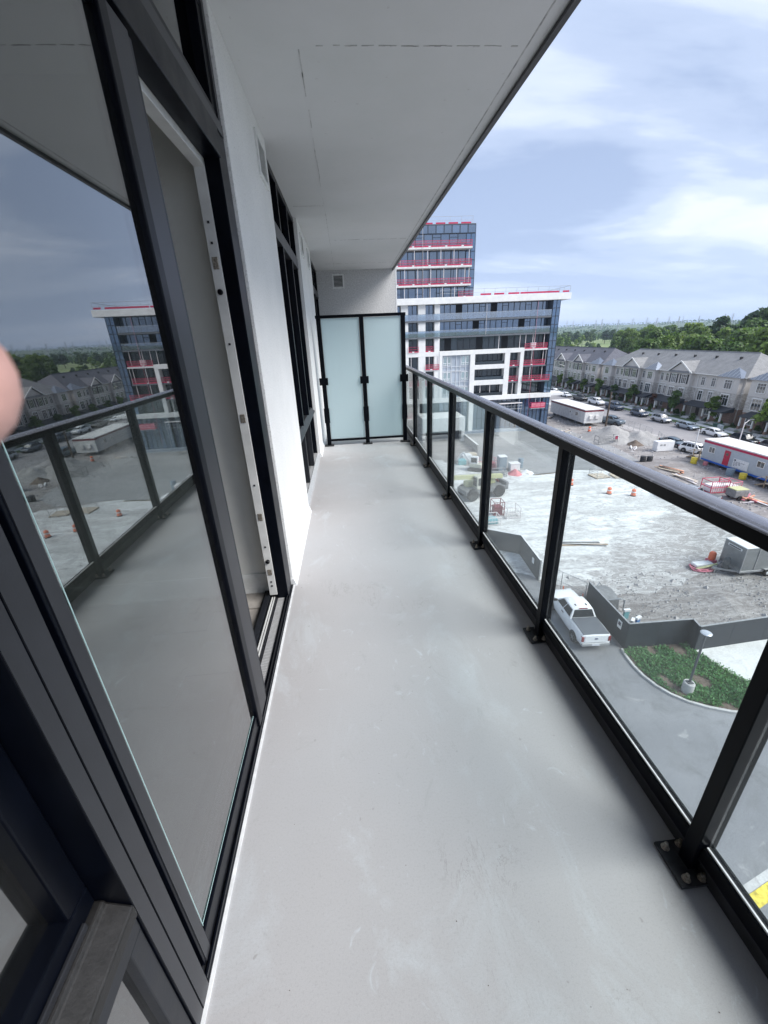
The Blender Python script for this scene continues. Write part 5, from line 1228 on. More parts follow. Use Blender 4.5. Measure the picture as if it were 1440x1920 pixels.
planks('loose pile of orange and pale formwork boards on the yard', 46.6, 54.2, 14, 3.4, 1.9, ['orange_pale', 'wood_pale', 'wood', 'black_plastic'], 3); planks('pale boards laid along the edge of the concrete near the orange formwork', 46.3, 50.5, 8, 4.0, 1.6, ['wood_pale', 'scaffold_pale'], 4); planks('pale and pink boards lying beyond the red cage', 47.8, 41.5, 9, 4.2, 1.75, ['wood_pale', 'scaffold_pale', 'orange_pale'], 6); planks('two long grey poles lying across the pale concrete', 22.0, 34.95, 3, 6.2, -.12, ['machine_grey', 'wood'], 7, 'long_poles'); planks('scatter of pale boards by the cargo trailer wheel', 35.4, 26.1, 7, 1.9, .2, ['wood_pale', 'scaffold_pale', 'tarp_pink'], 8); planks('broken white boards on the dirt behind the gravel', 50.2, 67.3, 4, 2.2, .9, ['scaffold_pale', 'plastic_white'], 10); planks('debris boards beside the foot of the glass building', 45.5, 83.5, 9, 2.6, .5, ['scaffold_pale', 'black_plastic', 'wood_pale'], 11); planks('heap of boards and steel beside the far end of the white site office', 49.3, 98.5, 9, 3.0, .8, ['wood_pale', 'black_plastic', 'scaffold_pale'], 12); planks('curved row of pale formwork beams edging the asphalt', 25.0, 59.2, 5, 5.0, -.85, ['wood_pale', 'scaffold_pale'], 13); planks('straight pale beam lying along the edge of the asphalt', 29.6, 56.7, 2, 5.0, .1, ['wood_pale'], 14); planks('wood scraps leaning on the end of the hoarding', 17.0, 26.0, 3, 1.7, .25, ['wood_pale', 'wood'], 15)
def pallet(label, x, y, rz):
    o = thing('pallet_cage', label, 'pallet', (x, y, GZ+.03), rz)
    for i in range(6): MB().box(-1.1, 1.1, -.9+i*.36, -.66+i*.36, .12, .16).build('board', 'wood_pale', o, world=False)
    for i in range(3): MB().box(-1.1+i*1.03, -.96+i*1.03, -.9, 1.14, 0, .12).build('bearer', 'wood', o, world=False)
    f = MB()
    for a, b in (((-1, -.8), (1, -.8)), ((1, -.8), (1, 1.0)), ((1, 1.0), (-1, 1.0)), ((-1, 1.0), (-1, -.8))):
        f.tube([(*a, .16), (*a, 1.1)], .03, 5)
        for z in (.5, .8, 1.1): f.tube([(*a, z), (*b, z)], .02, 5)
    f.build('cage', 'galvanised', o, world=False); return o
pallet('pallet with a wire cage on the edge of the pale concrete', 35.6, 53.9, .1); pallet('second wire cage pallet next to the first on the concrete edge', 38.4, 53.4, -.1)
def cage(name, label, x, y, w, d, h, mt, fill=None, rz=0.0):
    o = thing(name, label, 'cage', (x, y, GZ+.03), rz); f = MB()
    for sx in (-1, 1):
        for sy in (-1, 1): f.tube([(sx*w/2, sy*d/2, 0), (sx*w/2, sy*d/2, h)], .05, 6)
    for z in (.12, h*.5, h):
        for s in (-1, 1): f.tube([(-w/2, s*d/2, z), (w/2, s*d/2, z)], .04, 6); f.tube([(s*w/2, -d/2, z), (s*w/2, d/2, z)], .04, 6)
    k = int(w/.3)
    for i in range(1, k): f.tube([(-w/2+w*i/k, -d/2, .1), (-w/2+w*i/k, -d/2, h)], .02, 5)
    f.build('frame', mt, o, world=False)
    if fill: MB().box(-w*.4, w*.4, -d*.38, d*.38, .1, h*.62).build('contents', fill, o, world=False, bevel=.05)
    return o
cage('tool_cage', 'red steel cage at the edge of the yard with white sacks inside', 46.0, 45.6, 2.4, 1.6, 1.6, 'safety_red', 'plastic_white'); cage('tool_cage', 'pink red steel cage beside the green machine', 47.9, 45.4, 1.6, 1.6, 1.4, 'safety_pink', 'sign_white', .2); cage('material_rack', 'steel rack with gas bottles and a red sign in front of the gravel pile', 47.3, 71.6, 3.6, 1.4, 1.5, 'machine_grey', None)
gm = thing('compressor', 'green and yellow compressor beside the red cage', 'machine', (46.6, 43.0, GZ)); MB().box(45.7, 47.5, 42.3, 43.7, GZ+.35, GZ+1.25).build('body', 'machine_grey', gm, bevel=.08); MB().box(45.75, 47.45, 42.35, 43.65, GZ+1.25, GZ+1.38).build('hood', 'lime', gm, bevel=.05)
for y in (42.25, 43.75): MB().lathe([(.05, -.08), (.3, -.1), (.3, .1), (.05, .08)], 14, (46.4, y, GZ+.3), 'y').build('wheel', 'tyre', gm)
bk = thing('rescue_basket', 'orange and red jumble of formwork clamps near the compressor', 'clutter', (47.4, 41.6, GZ))
r2 = random.Random(5)
for i in range(12):
    c = Vector((47.4+r2.uniform(-.9, .9), 42+r2.uniform(-.9, .9), GZ+.1+r2.random()*.4)); d = Vector((r2.uniform(-1, 1), r2.uniform(-1, 1), r2.uniform(-.2, .5))).normalized()*.5
    MB().bar(c-d, c+d, .16, .12).build('clamp', ['safety_pink', 'orange_pale', 'tarp_pink', 'scaffold_pale'][i % 4], bk)
# signs
sg = thing('site_sign', 'red and white warning sign on a post by the steel rack', 'sign', (49.0, 71.2, GZ)); MB().tube([(49.0, 71.2, GZ), (49.0, 71.2, GZ+1.3)], .04, 6).build('post', 'galvanised', sg); MB().box(48.6, 49.4, 71.1, 71.16, GZ+.7, GZ+1.6).build('board', 'sign_white', sg); MB().box(48.75, 49.25, 71.085, 71.1, GZ+.85, GZ+1.45).build('red_panel', 'safety_red', sg)
# hoses by the cargo trailer
hs = thing('hose_coil', 'coil of red hose with a yellow end in front of the cargo trailer', 'hose', (30.0, 28.4, GZ))
pts = [(30.1+1.15*math.cos(a*.5)*(1-.006*a), 28.7+.75*math.sin(a*.5)*(1-.006*a), GZ+.1+.06*(a % 7)/2) for a in range(52)]
MB().tube(pts, .07, 6).build('hose', 'safety_pink', hs); MB().tube([(29.2, 28.4, GZ+.25), (30.0, 28.25, GZ+.5), (31.0, 28.35, GZ+.62)], .09, 6).build('hose_end', 'lime', hs); MB().box(29.3, 31.0, 28.55, 29.2, GZ+.25, GZ+.55).build('sheet', 'plastic_white', hs, bevel=.1)
ck = thing('water_cooler', 'red plastic keg standing by the front of the cargo trailer', 'keg', (31.4, 29.3, GZ)); MB().lathe([(.001, 0), (.24, 0), (.27, .1), (.27, .6), (.2, .72), (.001, .74)], 14, (31.4, 29.35, GZ+.5)).build('body', 'orange', ck, smooth=True); MB().box(31.1, 31.7, 29.05, 29.65, GZ, GZ+.5).build('stand', 'safety_pink', ck)
# behind the hoarding corner: skip frame and blue jacks
sk = thing('concrete_skip', 'rusty steel concrete skip lying behind the black hoarding', 'skip', (18.6, 24.8, GZ))
MB().prism([(0, .1), (1.9, .1), (2.1, .9), (1.2, 1.2), (.1, 1.0)], 'x', 0, 1.1).build('hopper', 'machine_grey', sk, world=False, fix=True).location = (-.3, -.6, 0)
f = MB(); f.tube([(-.35, -.9, .15), (-.2, -.7, 1.1), (.5, -1.0, 1.35), (1.1, -.7, 1.0), (1.0, -.9, .15)], .06, 6); f.tube([(-.3, 1.3, .3), (.4, 1.5, 1.2), (1.0, 1.3, .3)], .05, 6); f.build('frame', 'galvanised', sk, world=False)
MB().box(-.45, -.32, -.1, 1.3, .35, .95).build('warning_stripe', 'safety_red', sk, world=False); MB().box(-.46, -.45, .1, .9, .5, .8).build('label_panel', 'sign_white', sk, world=False)
for i, (x, y) in enumerate(((19.0, 22.8), (19.25, 21.9), (18.7, 21.7))):
    o = thing('pallet_jack', 'small blue handled jack behind the hoarding corner', 'jack', (x, y, GZ), .4*i, 'blue handled jacks behind the hoarding')
    MB().box(-.28, .28, -.35, .35, .05, .35).build('base', 'machine_grey', o, world=False); MB().box(-.2, .2, -.06, .06, .35, 1.05).build('back_plate', 'teal' if i == 0 else 'blue', o, world=False, bevel=.02); MB().box(-.24, .24, -.1, .1, 1.0, 1.15).build('handle', 'plastic_white', o, world=False)
    for s in (-1, 1): MB().lathe([(.02, -.04), (.1, -.05), (.1, .05), (.02, .04)], 10, (s*.3, -.2, .1), 'x').build('wheel', 'tyre', o, world=False)
# cluster at the corner of the asphalt
pt = thing('portable_toilet', 'grey blue portable toilet at the edge of the asphalt', 'toilet', (23.0, 59.8, GZ)); MB().box(22.4, 23.6, 59.2, 60.4, GZ+.1, GZ+2.25).build('cabin', 'toilet_blue', pt, bevel=.05); MB().box(22.35, 23.65, 59.15, 60.45, GZ+2.25, GZ+2.4).build('roof', 'plastic_white', pt, bevel=.08); MB().box(22.6, 23.4, 59.17, 59.2, GZ+.2, GZ+2.1).build('door', 'toilet_blue', pt, bevel=.02); MB().box(22.35, 23.65, 59.15, 60.45, GZ, GZ+.1).build('base', 'black_plastic', pt)
cage('waste_cage', 'pink red waste cage beside the portable toilet', 21.0, 61.2, 3.4, 1.8, 1.5, 'safety_pink', 'tarp_pink'); bx = thing('storage_box', 'white storage box with a lid beside the pink tarpaulin', 'box', (24.9, 59.4, GZ)); MB().box(24.1, 25.6, 58.8, 60.0, GZ+.05, GZ+1.15).build('box_body', 'plastic_white', bx, bevel=.04); MB().box(24.05, 25.65, 58.75, 60.05, GZ+1.15, GZ+1.28).build('lid', 'sign_white', bx, bevel=.03)
heap('tarpaulin', 'crumpled pink tarpaulin on the pale concrete by the white box', 24.3, 57.6, 1.2, .9, 'tarp_pink', 21, 'tarpaulin'); heap('rubble_bags', 'white heap of rubble bags near the pink tarpaulin', 26.2, 57.8, 1.4, .5, 'plastic_white', 23, 'rubble'); bucket(26.4, 60.6, 1.5, .4, 'toilet_blue', 'blue grey gas cylinder at the asphalt edge', 'cylinder'); cage('debris_bin', 'grey steel bin on the concrete in front of the portable toilet', 21.6, 57.4, 2.2, 1.5, .9, 'galvanised', 'machine_grey')
MBx = thing('stacked_boxes', 'pale boxes on pallets near the ramp wall', 'boxes', (18.5, 66, GZ))
for i, (x, y, s) in enumerate(((18.5, 66, 1.6), (20.2, 67.5, 1.2), (17.2, 63.8, 1.3), (19.4, 64.2, .9))): MB().box(x, x+s, y, y+s, GZ+.03, GZ+.03+s*.6).build('box', ['plastic_white', 'wood_pale', 'teal', 'scaffold_pale'][i], MBx, bevel=.04)
cage('steel_frame', 'pale steel frame with teal sheets close to the hoarding corner', 14.9, 41.0, 2.0, 1.5, 1.0, 'scaffold_pale', 'teal'); cage('steel_frame', 'wine red steel frame behind the telehandler wheel', 16.6, 43.5, 1.2, 1.4, 1.7, 'stripe_maroon', 'stripe_maroon'); cage('steel_frame', 'white steel frame standing on the concrete near the wine red frame', 18.0, 42.6, 1.6, 1.6, 1.3, 'scaffold_pale', None)
# telehandler
tv = thing('telehandler', 'pale yellow telehandler with raised lime boom on the pale concrete', 'telehandler', (16.4, 49.6, GZ+.025), R_(104)); tv.scale = (1.22, 1.22, 1.22)
MB().box(-.95, .95, -2.6, 2.3, .65, 1.15).build('chassis', 'machine_grey', tv, world=False, bevel=.06)
MB().box(.15, .95, -2.0, 1.6, 1.15, 1.75).build('engine_cover', 'lime', tv, world=False, bevel=.08)
cb = MB().box(-.95, -.1, -.6, 1.0, 1.15, 2.55).build('cab', 'machine_pale', tv, world=False, bevel=.08)
for a in ((-.97, -.95, -.45, .85, 1.6, 2.4), (-.85, -.2, -.62, -.6, 1.6, 2.4), (-.85, -.2, 1.0, 1.02, 1.5, 2.4)): MB().box(*a).build('cab_window', 'car_glass', cb, world=False)
MB().prism([(-2.7, 1.7), (-2.7, 2.15), (3.4, 2.75), (3.5, 2.35)], 'x', -.08, .32).build('boom', 'lime', tv, world=False); MB().prism([(3.3, 2.35), (3.3, 2.70), (5.2, 2.85), (5.2, 2.55)], 'x', -.02, .26).build('boom_extension', 'machine_pale', tv, world=False)
MB().bar((.12, -1.2, 1.1), (.12, .9, 2.15), .14).build('lift_cylinder', 'chrome', tv, world=False)
MB().box(-.5, .74, 5.1, 5.25, 1.6, 2.9).build('carriage', 'machine_grey', tv, world=False)
for x in (-.35, .6): MB().box(x-.07, x+.07, 5.2, 6.4, 1.6, 1.66).build('fork', 'machine_grey', tv, world=False)
MB().box(-.9, .9, -3.0, -2.6, .6, 1.5).build('counterweight', 'machine_grey', tv, world=False, bevel=.1)
MB().box(.3, .9, -2.62, -2.4, 1.15, 1.35).build('tail_light', 'tail_red', tv, world=False)
tt = MB().lathe([(.3, -.2), (.58, -.22), (.65, -.14), (.65, .14), (.58, .22), (.3, .2)], 22, axis='x').mesh('tyre', 'tyre', True); tr_ = MB().lathe([(.05, .14), (.12, .16), (.2, .1), (.3, .2), (.33, .1)], 14, axis='x').mesh('rim', 'machine_pale')
for s in (-1, 1):
    for y in (-1.75, 1.5):
        t = bpy.data.objects.new('wheel', tt); COL.objects.link(t); t.parent = tv; t.location = (s*1.0, y, .65); t.rotation_euler = (0, 0, 0 if s > 0 else math.pi)
        r = bpy.data.objects.new('rim', tr_); COL.objects.link(r); r.parent = t
# orange forklift-like excavator arm machine behind it
mv = thing('mini_excavator', 'white mini excavator with folded arm in front of the ramp wall', 'excavator', (19.2, 60.8, GZ+.025), R_(60))
for s in (-1, 1): MB().prism([(-1.1, .12), (-.9, 0), (.9, 0), (1.1, .12), (1.1, .42), (.9, .52), (-.9, .52), (-1.1, .42)], 'x', s*.85-.18, s*.85+.18).build('track', 'tyre', mv, world=False)
MB().box(-.8, .8, -1.0, .9, .55, 1.2).build('house', 'machine_pale', mv, world=False, bevel=.1); MB().box(-.75, .0, -.4, .8, 1.2, 2.3).build('cab', 'plastic_white', mv, world=False, bevel=.06); MB().box(-.77, -.75, -.25, .65, 1.4, 2.15).build('cab_window', 'car_glass', mv, world=False)
MB().bar((.35, .9, .9), (.35, 2.2, 2.6), .2, .28).build('boom', 'plastic_white', mv, world=False); MB().bar((.35, 2.2, 2.6), (.35, 3.2, 1.3), .16, .22).build('stick', 'plastic_white', mv, world=False); MB().prism([(3.0, 1.3), (3.5, 1.2), (3.6, .7), (3.1, .6)], 'x', .05, .65).build('bucket', 'machine_grey', mv, world=False)
# wheelie bins and odds on the pavement
wbn = thing('wheelie_bin', 'dark green wheelie bin on the verge by the white sedan', 'bin', (74.4, 76.9, GZ+.1)); MB().prism([(76.2, GZ+.15), (77.6, GZ+.15), (77.75, GZ+1.1), (76.05, GZ+1.1)], 'x', 73.9, 74.8).build('bin_body', 'bin_green', wbn); MB().box(73.85, 74.85, 76.0, 77.8, GZ+1.1, GZ+1.2).build('lid', 'bin_green', wbn)
hy = thing('mail_box', 'pale grey community mail box on the verge beside the wheelie bin', 'mail box', (73.2, 75.2, GZ+.1)); MB().box(72.9, 73.5, 74.7, 75.6, GZ+.35, GZ+1.35).build('cabinet_body', 'trailer_grey', hy, bevel=.03); MB().box(73.1, 73.3, 75.0, 75.3, GZ+.1, GZ+.35).build('pedestal', 'galvanised', hy)
for i, y in enumerate((64.0, 89.5, 118.0)):
    o = thing('street_sign', 'small white parking sign on a thin post in the verge', 'sign', (72.3, y, GZ+.1), 0, 'parking signs along the verge'); MB().tube([(72.3, y, GZ+.1), (72.3, y, GZ+2.2)], .04, 6).build('post', 'galvanised', o); MB().box(72.25, 72.29, y-.3, y+.3, GZ+1.6, GZ+2.3).build('board', 'sign_white', o)

# ------------------------------------------------------------------ trees
def crown_mesh(name, mt, R, H, n, leaf, seed, blobs=9, conic=False):
    """leafy crown: many small leaf sprays spread through several uneven clumps, gaps between them"""
    r2 = random.Random(seed); mb = MB(); cl = []
    for i in range(blobs):
        a = r2.uniform(0, 6.28); t = r2.random(); z = H*(.12+.8*t); rad = R*(.62 if not conic else .8*(1-t)+.1)*r2.uniform(.45, 1)*(1-.35*abs(t-.4))
        cl.append((Vector((math.cos(a)*rad, math.sin(a)*rad, z)), R*r2.uniform(.32, .55)*(1-.3*t)))
    cl.append((Vector((0, 0, H*.55)), R*.6)); cl.append((Vector((0, 0, H*.82)), R*.42))
    for i in range(n):
        c, cr = r2.choice(cl); d = Vector((r2.gauss(0, 1), r2.gauss(0, 1), r2.gauss(.25, 1))).normalized()
        p = c+Vector((d.x*cr, d.y*cr, d.z*cr*.8))*(r2.random()**.35)
        nrm = (d+Vector((r2.uniform(-.8, .8), r2.uniform(-.8, .8), r2.uniform(-.3, .9)))).normalized()
        u = nrm.orthogonal().normalized(); u = (Matrix.Rotation(r2.uniform(0, 6.28), 3, nrm) @ u); v = nrm.cross(u); s = leaf*r2.uniform(.55, 1.25)
        mb.add([p-u*s*.5-v*s*.3, p+u*s*.1-v*s*.5, p+u*s*.6+v*s*.05, p+u*s*.05+v*s*.5, p-u*s*.45+v*s*.25], [(0,1,2,3,4)])
    return mb.mesh(name, mt)
def trunk_mesh(name, h, r, seed):
    r2 = random.Random(seed); mb = MB(); mb.tube([(0, 0, -.3), (.05, 0, h*.4), (r2.uniform(-.2, .2), r2.uniform(-.2, .2), h)], [r, r*.75, r*.35], 7)
    for k in range(5):
        a = r2.uniform(0, 6.28); z = h*r2.uniform(.45, .9); L = h*r2.uniform(.25, .45); mb.tube([(0, 0, z), (math.cos(a)*L*.5, math.sin(a)*L*.5, z+L*.35), (math.cos(a)*L, math.sin(a)*L, z+L*.75)], [r*.45, r*.3, r*.12], 5)
    return mb.mesh(name, 'bark')
BIG = [(crown_mesh('crown', ['leaf', 'leaf_dark', 'leaf', 'leaf_light', 'leaf_dark', 'leaf'][k], 5.6+k % 3, 11+1.2*(k % 4), 2300, .85, 40+k, 11+k), trunk_mesh('trunk', 10, .32, k)) for k in range(6)]
SM = [(crown_mesh('crown', ['leaf', 'leaf_light', 'leaf', 'leaf_red'][k], 1.7, 3.6, 900, .36, 70+k, 7), trunk_mesh('trunk', 2.6, .08, 20+k)) for k in range(4)]
SH = [crown_mesh('foliage', ['leaf', 'leaf_light', 'leaf_dark'][k], .9, 1.3, 420, .22, 90+k, 5) for k in range(3)]
def tree(kit, x, y, s, rz, label, group, crown_z, z=GZ, name='tree', sz=1.0):
    t = thing(name, label, 'tree', (x, y, z), 0, group); t.rotation_euler = (0, 0, rz); t.scale = (s, s, s*sz)
    c = bpy.data.objects.new('crown', kit[0]); COL.objects.link(c); c.parent = t; c.location = (0, 0, crown_z)
    k = bpy.data.objects.new('trunk', kit[1]); COL.objects.link(k); k.parent = t
    return t
r2 = random.Random(11)
# the wood to the right, behind the townhouses
done = []
def free(x, y, d):
    for a, b in done:
        if (a-x)**2+(b-y)**2 < d*d: return False
    done.append((x, y)); return True
k = 0; tries = 0
while k < 190 and tries < 6000:
    tries += 1
    az = r2.uniform(.63, 1.42); dist = r2.uniform(150, 420)**1.0; ang = math.atan(az); x, y = dist*math.sin(ang), dist*math.cos(ang)
    if x < 104: continue
    if az < .72 and dist < 330: continue
    if not free(x, y, 7.5): continue
    front = dist < 230
    s = r2.uniform(.82, 1.2)*(1.05 if az > .95 else 1.0)*(.88 if front else 1.0)
    tree(r2.choice(BIG), x, y, s, r2.uniform(0, 6.28), 'broadleaf tree in the wood behind the townhouses', 'trees of the wood behind the townhouses', 4.2+r2.uniform(-1, 1.2), name='wood_tree'); k += 1
# taller tree at the right edge
for x, y, s in ((181, 176, 1.5), (190, 190, 1.55), (204, 196, 1.6), (176, 196, 1.35)): tree(BIG[1], x, y, s, x, 'tall dark tree rising above the wood', 'tall dark trees rising above the wood', 4.5, name='wood_tree')
# single trees and hedges around the meadow
for i in range(46):
    az = r2.uniform(.44, .70); dist = r2.uniform(255, 620); ang = math.atan(az); x, y = dist*math.sin(ang), dist*math.cos(ang)
    if .56 < az < .685 and 300 < dist: continue
    if not free(x, y, 9): continue
    tree(BIG[3] if r2.random() < .5 else r2.choice(BIG), x, y, r2.uniform(.5, .85), r2.uniform(0, 6.28), 'light green tree at the edge of the meadow', 'trees at the edge of the meadow', 3.4, name='meadow_tree')
for i in range(26):
    az = r2.uniform(.55, .70); dist = r2.uniform(300, 560); ang = math.atan(az); x, y = dist*math.sin(ang), dist*math.cos(ang)
    o = bpy.data.objects.new('shrub', SH[i % 3]); COL.objects.link(o); o.location = (x, y, GZ); o.scale = [r2.uniform(2.2, 4.5)]*3; o.rotation_euler = (0, 0, i); tag(o, 'round green shrub growing on the meadow', 'shrub', 'shrubs growing on the meadow')
for i in range(75):
    az = r2.uniform(.46, .80); dist = r2.uniform(640, 860); ang = math.atan(az); x, y = dist*math.sin(ang), dist*math.cos(ang)
    if not free(x, y, 11): continue
    tree(BIG[i % 5 if i % 3 else 1], x, y, r2.uniform(.75, 1.15), r2.uniform(0, 6.28), 'dark tree in the row beyond the meadow', 'trees in the row beyond the meadow', 3.2, name='far_tree')
# the countryside beyond reads as one mass
mb = MB()
for i in range(16000):
    az = r2.uniform(-.2, 1.35); dist = 880+2600*r2.random()**1.4; ang = math.atan(az) if az < 1.3 else 1.0; x, y = dist*math.sin(ang), dist*math.cos(ang)
    dens = noise.noise(Vector((x/260, y/260, 7.7)))
    if dens < -.08: continue
    z = GZ+hill_h(x, y)+r2.uniform(1, 11)*(1 if dens > .1 else .6); s = r2.uniform(3, 7); a = r2.uniform(0, 6.28); tl = r2.uniform(-.7, .7)
    u = Vector((math.cos(a), math.sin(a), 0)); v = Vector((-math.sin(a)*math.sin(tl), math.cos(a)*math.sin(tl), math.cos(tl))); p = Vector((x, y, z))
    mb.add([p-u*s*.5-v*s*.3, p+u*s*.1-v*s*.5, p+u*s*.6, p+v*s*.5, p-u*s*.45+v*s*.25], [(0,1,2,3,4)])
tag(mb.build('far_woods', 'leaf_dark'), 'dark woods covering the far low hills', 'woods', None, 'stuff')
# street trees and shrubs in the front gardens
lab = {0: 'young green street tree on the lawn by the townhouses', 1: 'young light green street tree on the lawn by the townhouses', 2: 'young green street tree on the lawn by the townhouses', 3: 'small reddish tree on the lawn by the townhouses'}
for i, (y, x) in enumerate(((62.5, 76.8), (70.0, 77.0), (82.8, 77.4), (93.5, 77.2), (101.0, 77.6), (108.8, 77.3), (117.0, 77.4), (124.8, 77.0), (134.0, 77.3), (142.0, 77.2), (150.0, 77.4), (158.5, 77.0))):
    kk = (0, 1, 2, 0, 3, 2, 0, 1, 0, 2, 1, 0)[i]; tree(SM[kk], x, y, (1.45, 1.35, 1.1, 1.15, .8, 1.1, .95, 1.1, 1.0, .95, 1.0, .9)[i], i*1.3, lab[kk], 'young trees in the front gardens', 1.5, GZ+.1, 'street_tree')
for i in range(46):
    y = 58+i*2.45+r2.uniform(-.8, .8); o = bpy.data.objects.new('shrub', SH[i % 3]); COL.objects.link(o); o.location = (78.3+r2.uniform(-1.0, .5), y, GZ+.08); o.scale = [r2.uniform(.55, 1.1)]*3; o.rotation_euler = (0, 0, i); tag(o, 'low green shrub in the front gardens of the townhouses', 'shrub', 'low shrubs in the front gardens')
# weeds in the kerbed bed
mb = MB(); bed = [(17.0, 20.0), (16.95, 18.6), (17.25, 17.0), (18.2, 15.7), (20.0, 14.85), (24.2, 14.2), (22.5, 16.7), (21.5, 19.5), (21.5, 20.0)]
def inside(x, y):
    c = False; j = len(bed)-1
    for i in range(len(bed)):
        if (bed[i][1] > y) != (bed[j][1] > y) and x < (bed[j][0]-bed[i][0])*(y-bed[i][1])/(bed[j][1]-bed[i][1])+bed[i][0]: c = not c
        j = i
    return c
cnt = 0
while cnt < 16000:
    x, y = r2.uniform(16.8, 24.3), r2.uniform(14.2, 20.1)
    if not inside(x, y): continue
    dn = noise.noise(Vector((x*.8, y*.8, 1.3)))
    if dn < -.42+.2*r2.random(): cnt += 1; continue
    h = r2.uniform(.05, .22)+max(0, dn)*.35; a = r2.uniform(0, 6.28); s = r2.uniform(.05, .13); u = Vector((math.cos(a), math.sin(a), 0)); p = Vector((x, y, GZ+.1+h*r2.random())); v = Vector((-u.y*.6+r2.uniform(-.3, .3), u.x*.6, r2.uniform(.2, .8)))
    mb.add([p-u*s*.5, p+u*s*.5, p+v*s*1.3], [(0,1,2)]) if r2.random() < .5 else mb.add([p-u*s*.5, p+v*s*.5-u*s*.1, p+v*s*1.1+u*s*.3, p+u*s*.5], [(0,1,2,3)])
    cnt += 1
tag(mb.build('weeds', 'leaf_weed'), 'green weeds covering the kerbed bed around the lamp post', 'weeds', None, 'stuff')
for x, y in ((22.2, 19.2), (21.0, 18.6), (20.6, 17.2)):
    pass
# loose rubble and clods on the yard
mb = MB()
for i in range(2600):
    if i < 1100: x, y = r2.uniform(17.8, 34), r2.uniform(20.6, 29)
    else: x, y = r2.uniform(43, 59), r2.uniform(38, 118)
    s = r2.uniform(.03, .13)*(1 if i < 1100 else 1.8)*(1 if r2.random() < .93 else 2.2); p = Vector((x, y, GZ+.02)); a = r2.uniform(0, 6.28)
    q = [p+Vector((math.cos(a+k*2.1)*s*r2.uniform(.7, 1.2), math.sin(a+k*2.1)*s*r2.uniform(.7, 1.2), 0)) for k in range(3)]; mb.add(q+[p+Vector((0, 0, s*r2.uniform(.5, 1.1)))], [(0,1,3),(1,2,3),(2,0,3)])
tag(mb.build('rubble', 'shoulder'), 'loose stones and clods strewn over the yard', 'rubble', None, 'stuff')
# specks of grit on the balcony floor
mb = MB()
for i in range(34):
    x, y = r2.uniform(-.4, .85), .35+6*r2.random()**1.8; s = r2.uniform(.0008, .0026); p = Vector((x, y, .0005)); a = r2.uniform(0, 6.28)
    mb.add([p+Vector((math.cos(a+k*2.1)*s, math.sin(a+k*2.1)*s*r2.uniform(.5, 1.4), 0)) for k in range(3)]+[p+Vector((0, 0, s*.7))], [(0,1,3),(1,2,3),(2,0,3)])
tag(mb.build('grit', 'soil'), 'tiny specks of grit on the grey balcony floor', 'grit', None, 'stuff')
# ------------------------------------------------------------------ power pylons on the skyline
py = MB(); hh = 44
for s in ((-1,-1),(1,-1),(1,1),(-1,1)):
    py.bar((s[0]*4, s[1]*4, 0), (s[0]*.8, s[1]*.8, hh*.7), .5); py.bar((s[0]*.8, s[1]*.8, hh*.7), (s[0]*.3, s[1]*.3, hh), .45)
for i in range(6):
    z0, z1 = hh*.7*i/6, hh*.7*(i+1)/6; w0, w1 = 4-3.2*i/6, 4-3.2*(i+1)/6
    for a, b in (((-1,-1),(1,-1)), ((1,-1),(1,1)), ((1,1),(-1,1)), ((-1,1),(-1,-1))): py.bar((a[0]*w0, a[1]*w0, z0), (b[0]*w1, b[1]*w1, z1), .25)
for z, w in ((hh*.68, 9), (hh*.8, 7.5), (hh*.92, 6)): py.bar((-w, 0, z), (w, 0, z), .45); py.bar((-w, 0, z), (0, 0, z+3), .25); py.bar((w, 0, z), (0, 0, z+3), .25)
pym = py.mesh('power_pylon', 'galvanised')
for i, (az, el) in enumerate(((.515, .9), (.53, 1), (.553, .95), (.585, 1.1), (.60, 1.0), (.64, 1.15), (.675, 1.1), (.71, 1.0), (.735, 1.2), (.765, 1.0), (.79, 1.5), (.80, 1.0), (.84, 1.1), (.905, 1.0), (.925, 1.0))):
    dist = 2300/el; ang = math.atan(az); x, y = dist*math.sin(ang), dist*math.cos(ang); o = bpy.data.objects.new('power_pylon', pym); COL.objects.link(o); o.location = (x, y, GZ+hill_h(x, y)-1); o.rotation_euler = (0, 0, ang+.3*i); tag(o, 'lattice power pylon on the hazy skyline', 'pylon', 'power pylons on the skyline')
# ------------------------------------------------------------------ air
m = bpy.data.materials.new('air'); m.use_nodes = True; t = m.node_tree; t.nodes.clear(); Nn = NT(t); M['air'] = m
pv = Nn.n('ShaderNodeVolumePrincipled'); pv.inputs['Color'].default_value = (.66, .80, 1.0, 1); pv.inputs['Density'].default_value = 0.00016; pv.inputs['Anisotropy'].default_value = .2
t.links.new(pv.outputs[0], Nn.n('ShaderNodeOutputMaterial').inputs['Volume'])
tag(MB().box(-12000, 12000, -12000, 12000, GZ-3.5, 62).build('haze', 'air'), 'pale blue haze over the far hills', 'haze', None, 'stuff')

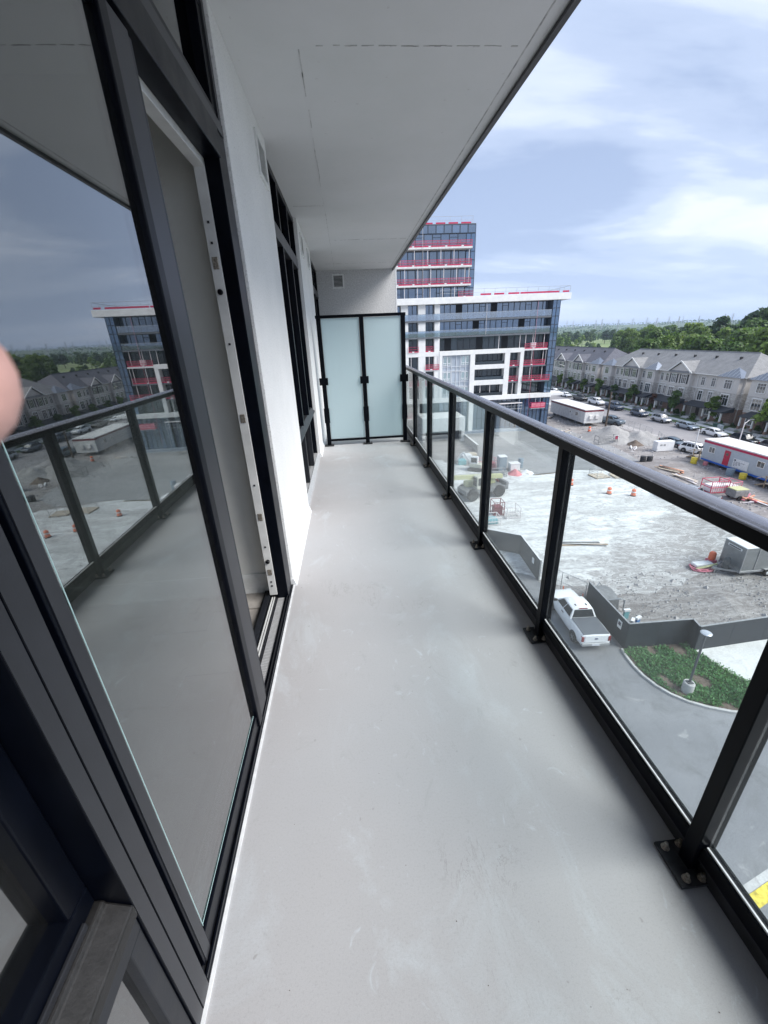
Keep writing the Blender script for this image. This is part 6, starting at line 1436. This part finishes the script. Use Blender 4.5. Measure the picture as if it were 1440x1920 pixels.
# ------------------------------------------------------------------ the photographer's hand, a fingertip reaching over the lens
def skin_hand():
    me = bpy.data.meshes.new('hand'); V = []; E = []; Rr = []
    def chain(pts, rads, root=None):
        prev = root
        for p, r in zip(pts, rads):
            V.append(p); Rr.append(r); i = len(V)-1
            if prev is not None: E.append((prev, i))
            prev = i
        return prev
    # hand frame: fingers along +x, knuckle line along y, palm facing -z
    chain([(-.10, 0, 0), (-.05, 0, 0), (0, 0, 0)], [.030, .028, .026])
    k = 2
    chain([(.045, .002, .002)], [.027], k); kp_ = 3
    tips = {'index': ((.085, .030, .004), .046, .026, .020, .0125), 'middle': ((.090, .009, .006), .050, .030, .022, .0094), 'ring': ((.086, -.012, .004), .046, .028, .021, .0090), 'little': ((.076, -.031, 0), .036, .021, .018, .0080)}
    for nme, (b, l1, l2, l3, r) in tips.items():
        c = .10 if nme == 'index' else .75
        a = 0; p = Vector(b); pts = [tuple(p)]
        for L in (l1, l2, l3):
            a += c; p = p+Vector((math.cos(a), 0, -math.sin(a)))*L; pts.append(tuple(p))
        chain(pts, [r*1.18, r*1.05, r, r*.82], kp_)
    chain([(.022, .034, -.008), (.052, .056, -.020), (.078, .064, -.032), (.098, .066, -.040)], [.016, .0125, .0112, .0088], k)
    me.from_pydata(V, E, []); me.materials.append(M['skin'])
    ob = bpy.data.objects.new('hand', me); COL.objects.link(ob)
    bm = bmesh.new(); bm.from_mesh(me); lay = bm.verts.layers.skin.verify()
    for v, r in zip(bm.verts, Rr): v[lay].radius = (r, r); v[lay].use_root = False
    bm.verts.ensure_lookup_table(); bm.verts[0][lay].use_root = True
    bm.to_mesh(me); bm.free()
    sk = ob.modifiers.new('skin', 'SKIN'); sk.use_smooth_shade = True
    sb = ob.modifiers.new('sub', 'SUBSURF'); sb.levels = 2; sb.render_levels = 2
    return ob, tips
hd, _t = skin_hand()
hand = thing('person_hand', 'fingertip of the person taking the picture, reaching in beside the sliding door', 'hand', (0, 0, 0))
hd.parent = hand; hd.name = 'hand_skin'
_c = Vector((-.0468, -.0160, .047)); tipw = Vector((0, 0, EYE))+r_*_c.x+d_*_c.y+f_*_c.z
_o = tipw-(r_*.1755+d_*.030+f_*(-.0117))
hand.matrix_world = Matrix(((r_.x, d_.x, f_.x, _o.x), (r_.y, d_.y, f_.y, _o.y), (r_.z, d_.z, f_.z, _o.z), (0, 0, 0, 1)))
cuff = MB().lathe([(.034, -.20), (.040, -.20), (.042, -.09), (.036, -.085), (.030, -.09)], 20, axis='x').build('sleeve', 'sleeve', hand, smooth=True, world=False)
hd.data.update()
for o in list(bpy.data.objects):
    if '_org' in o: del o['_org']
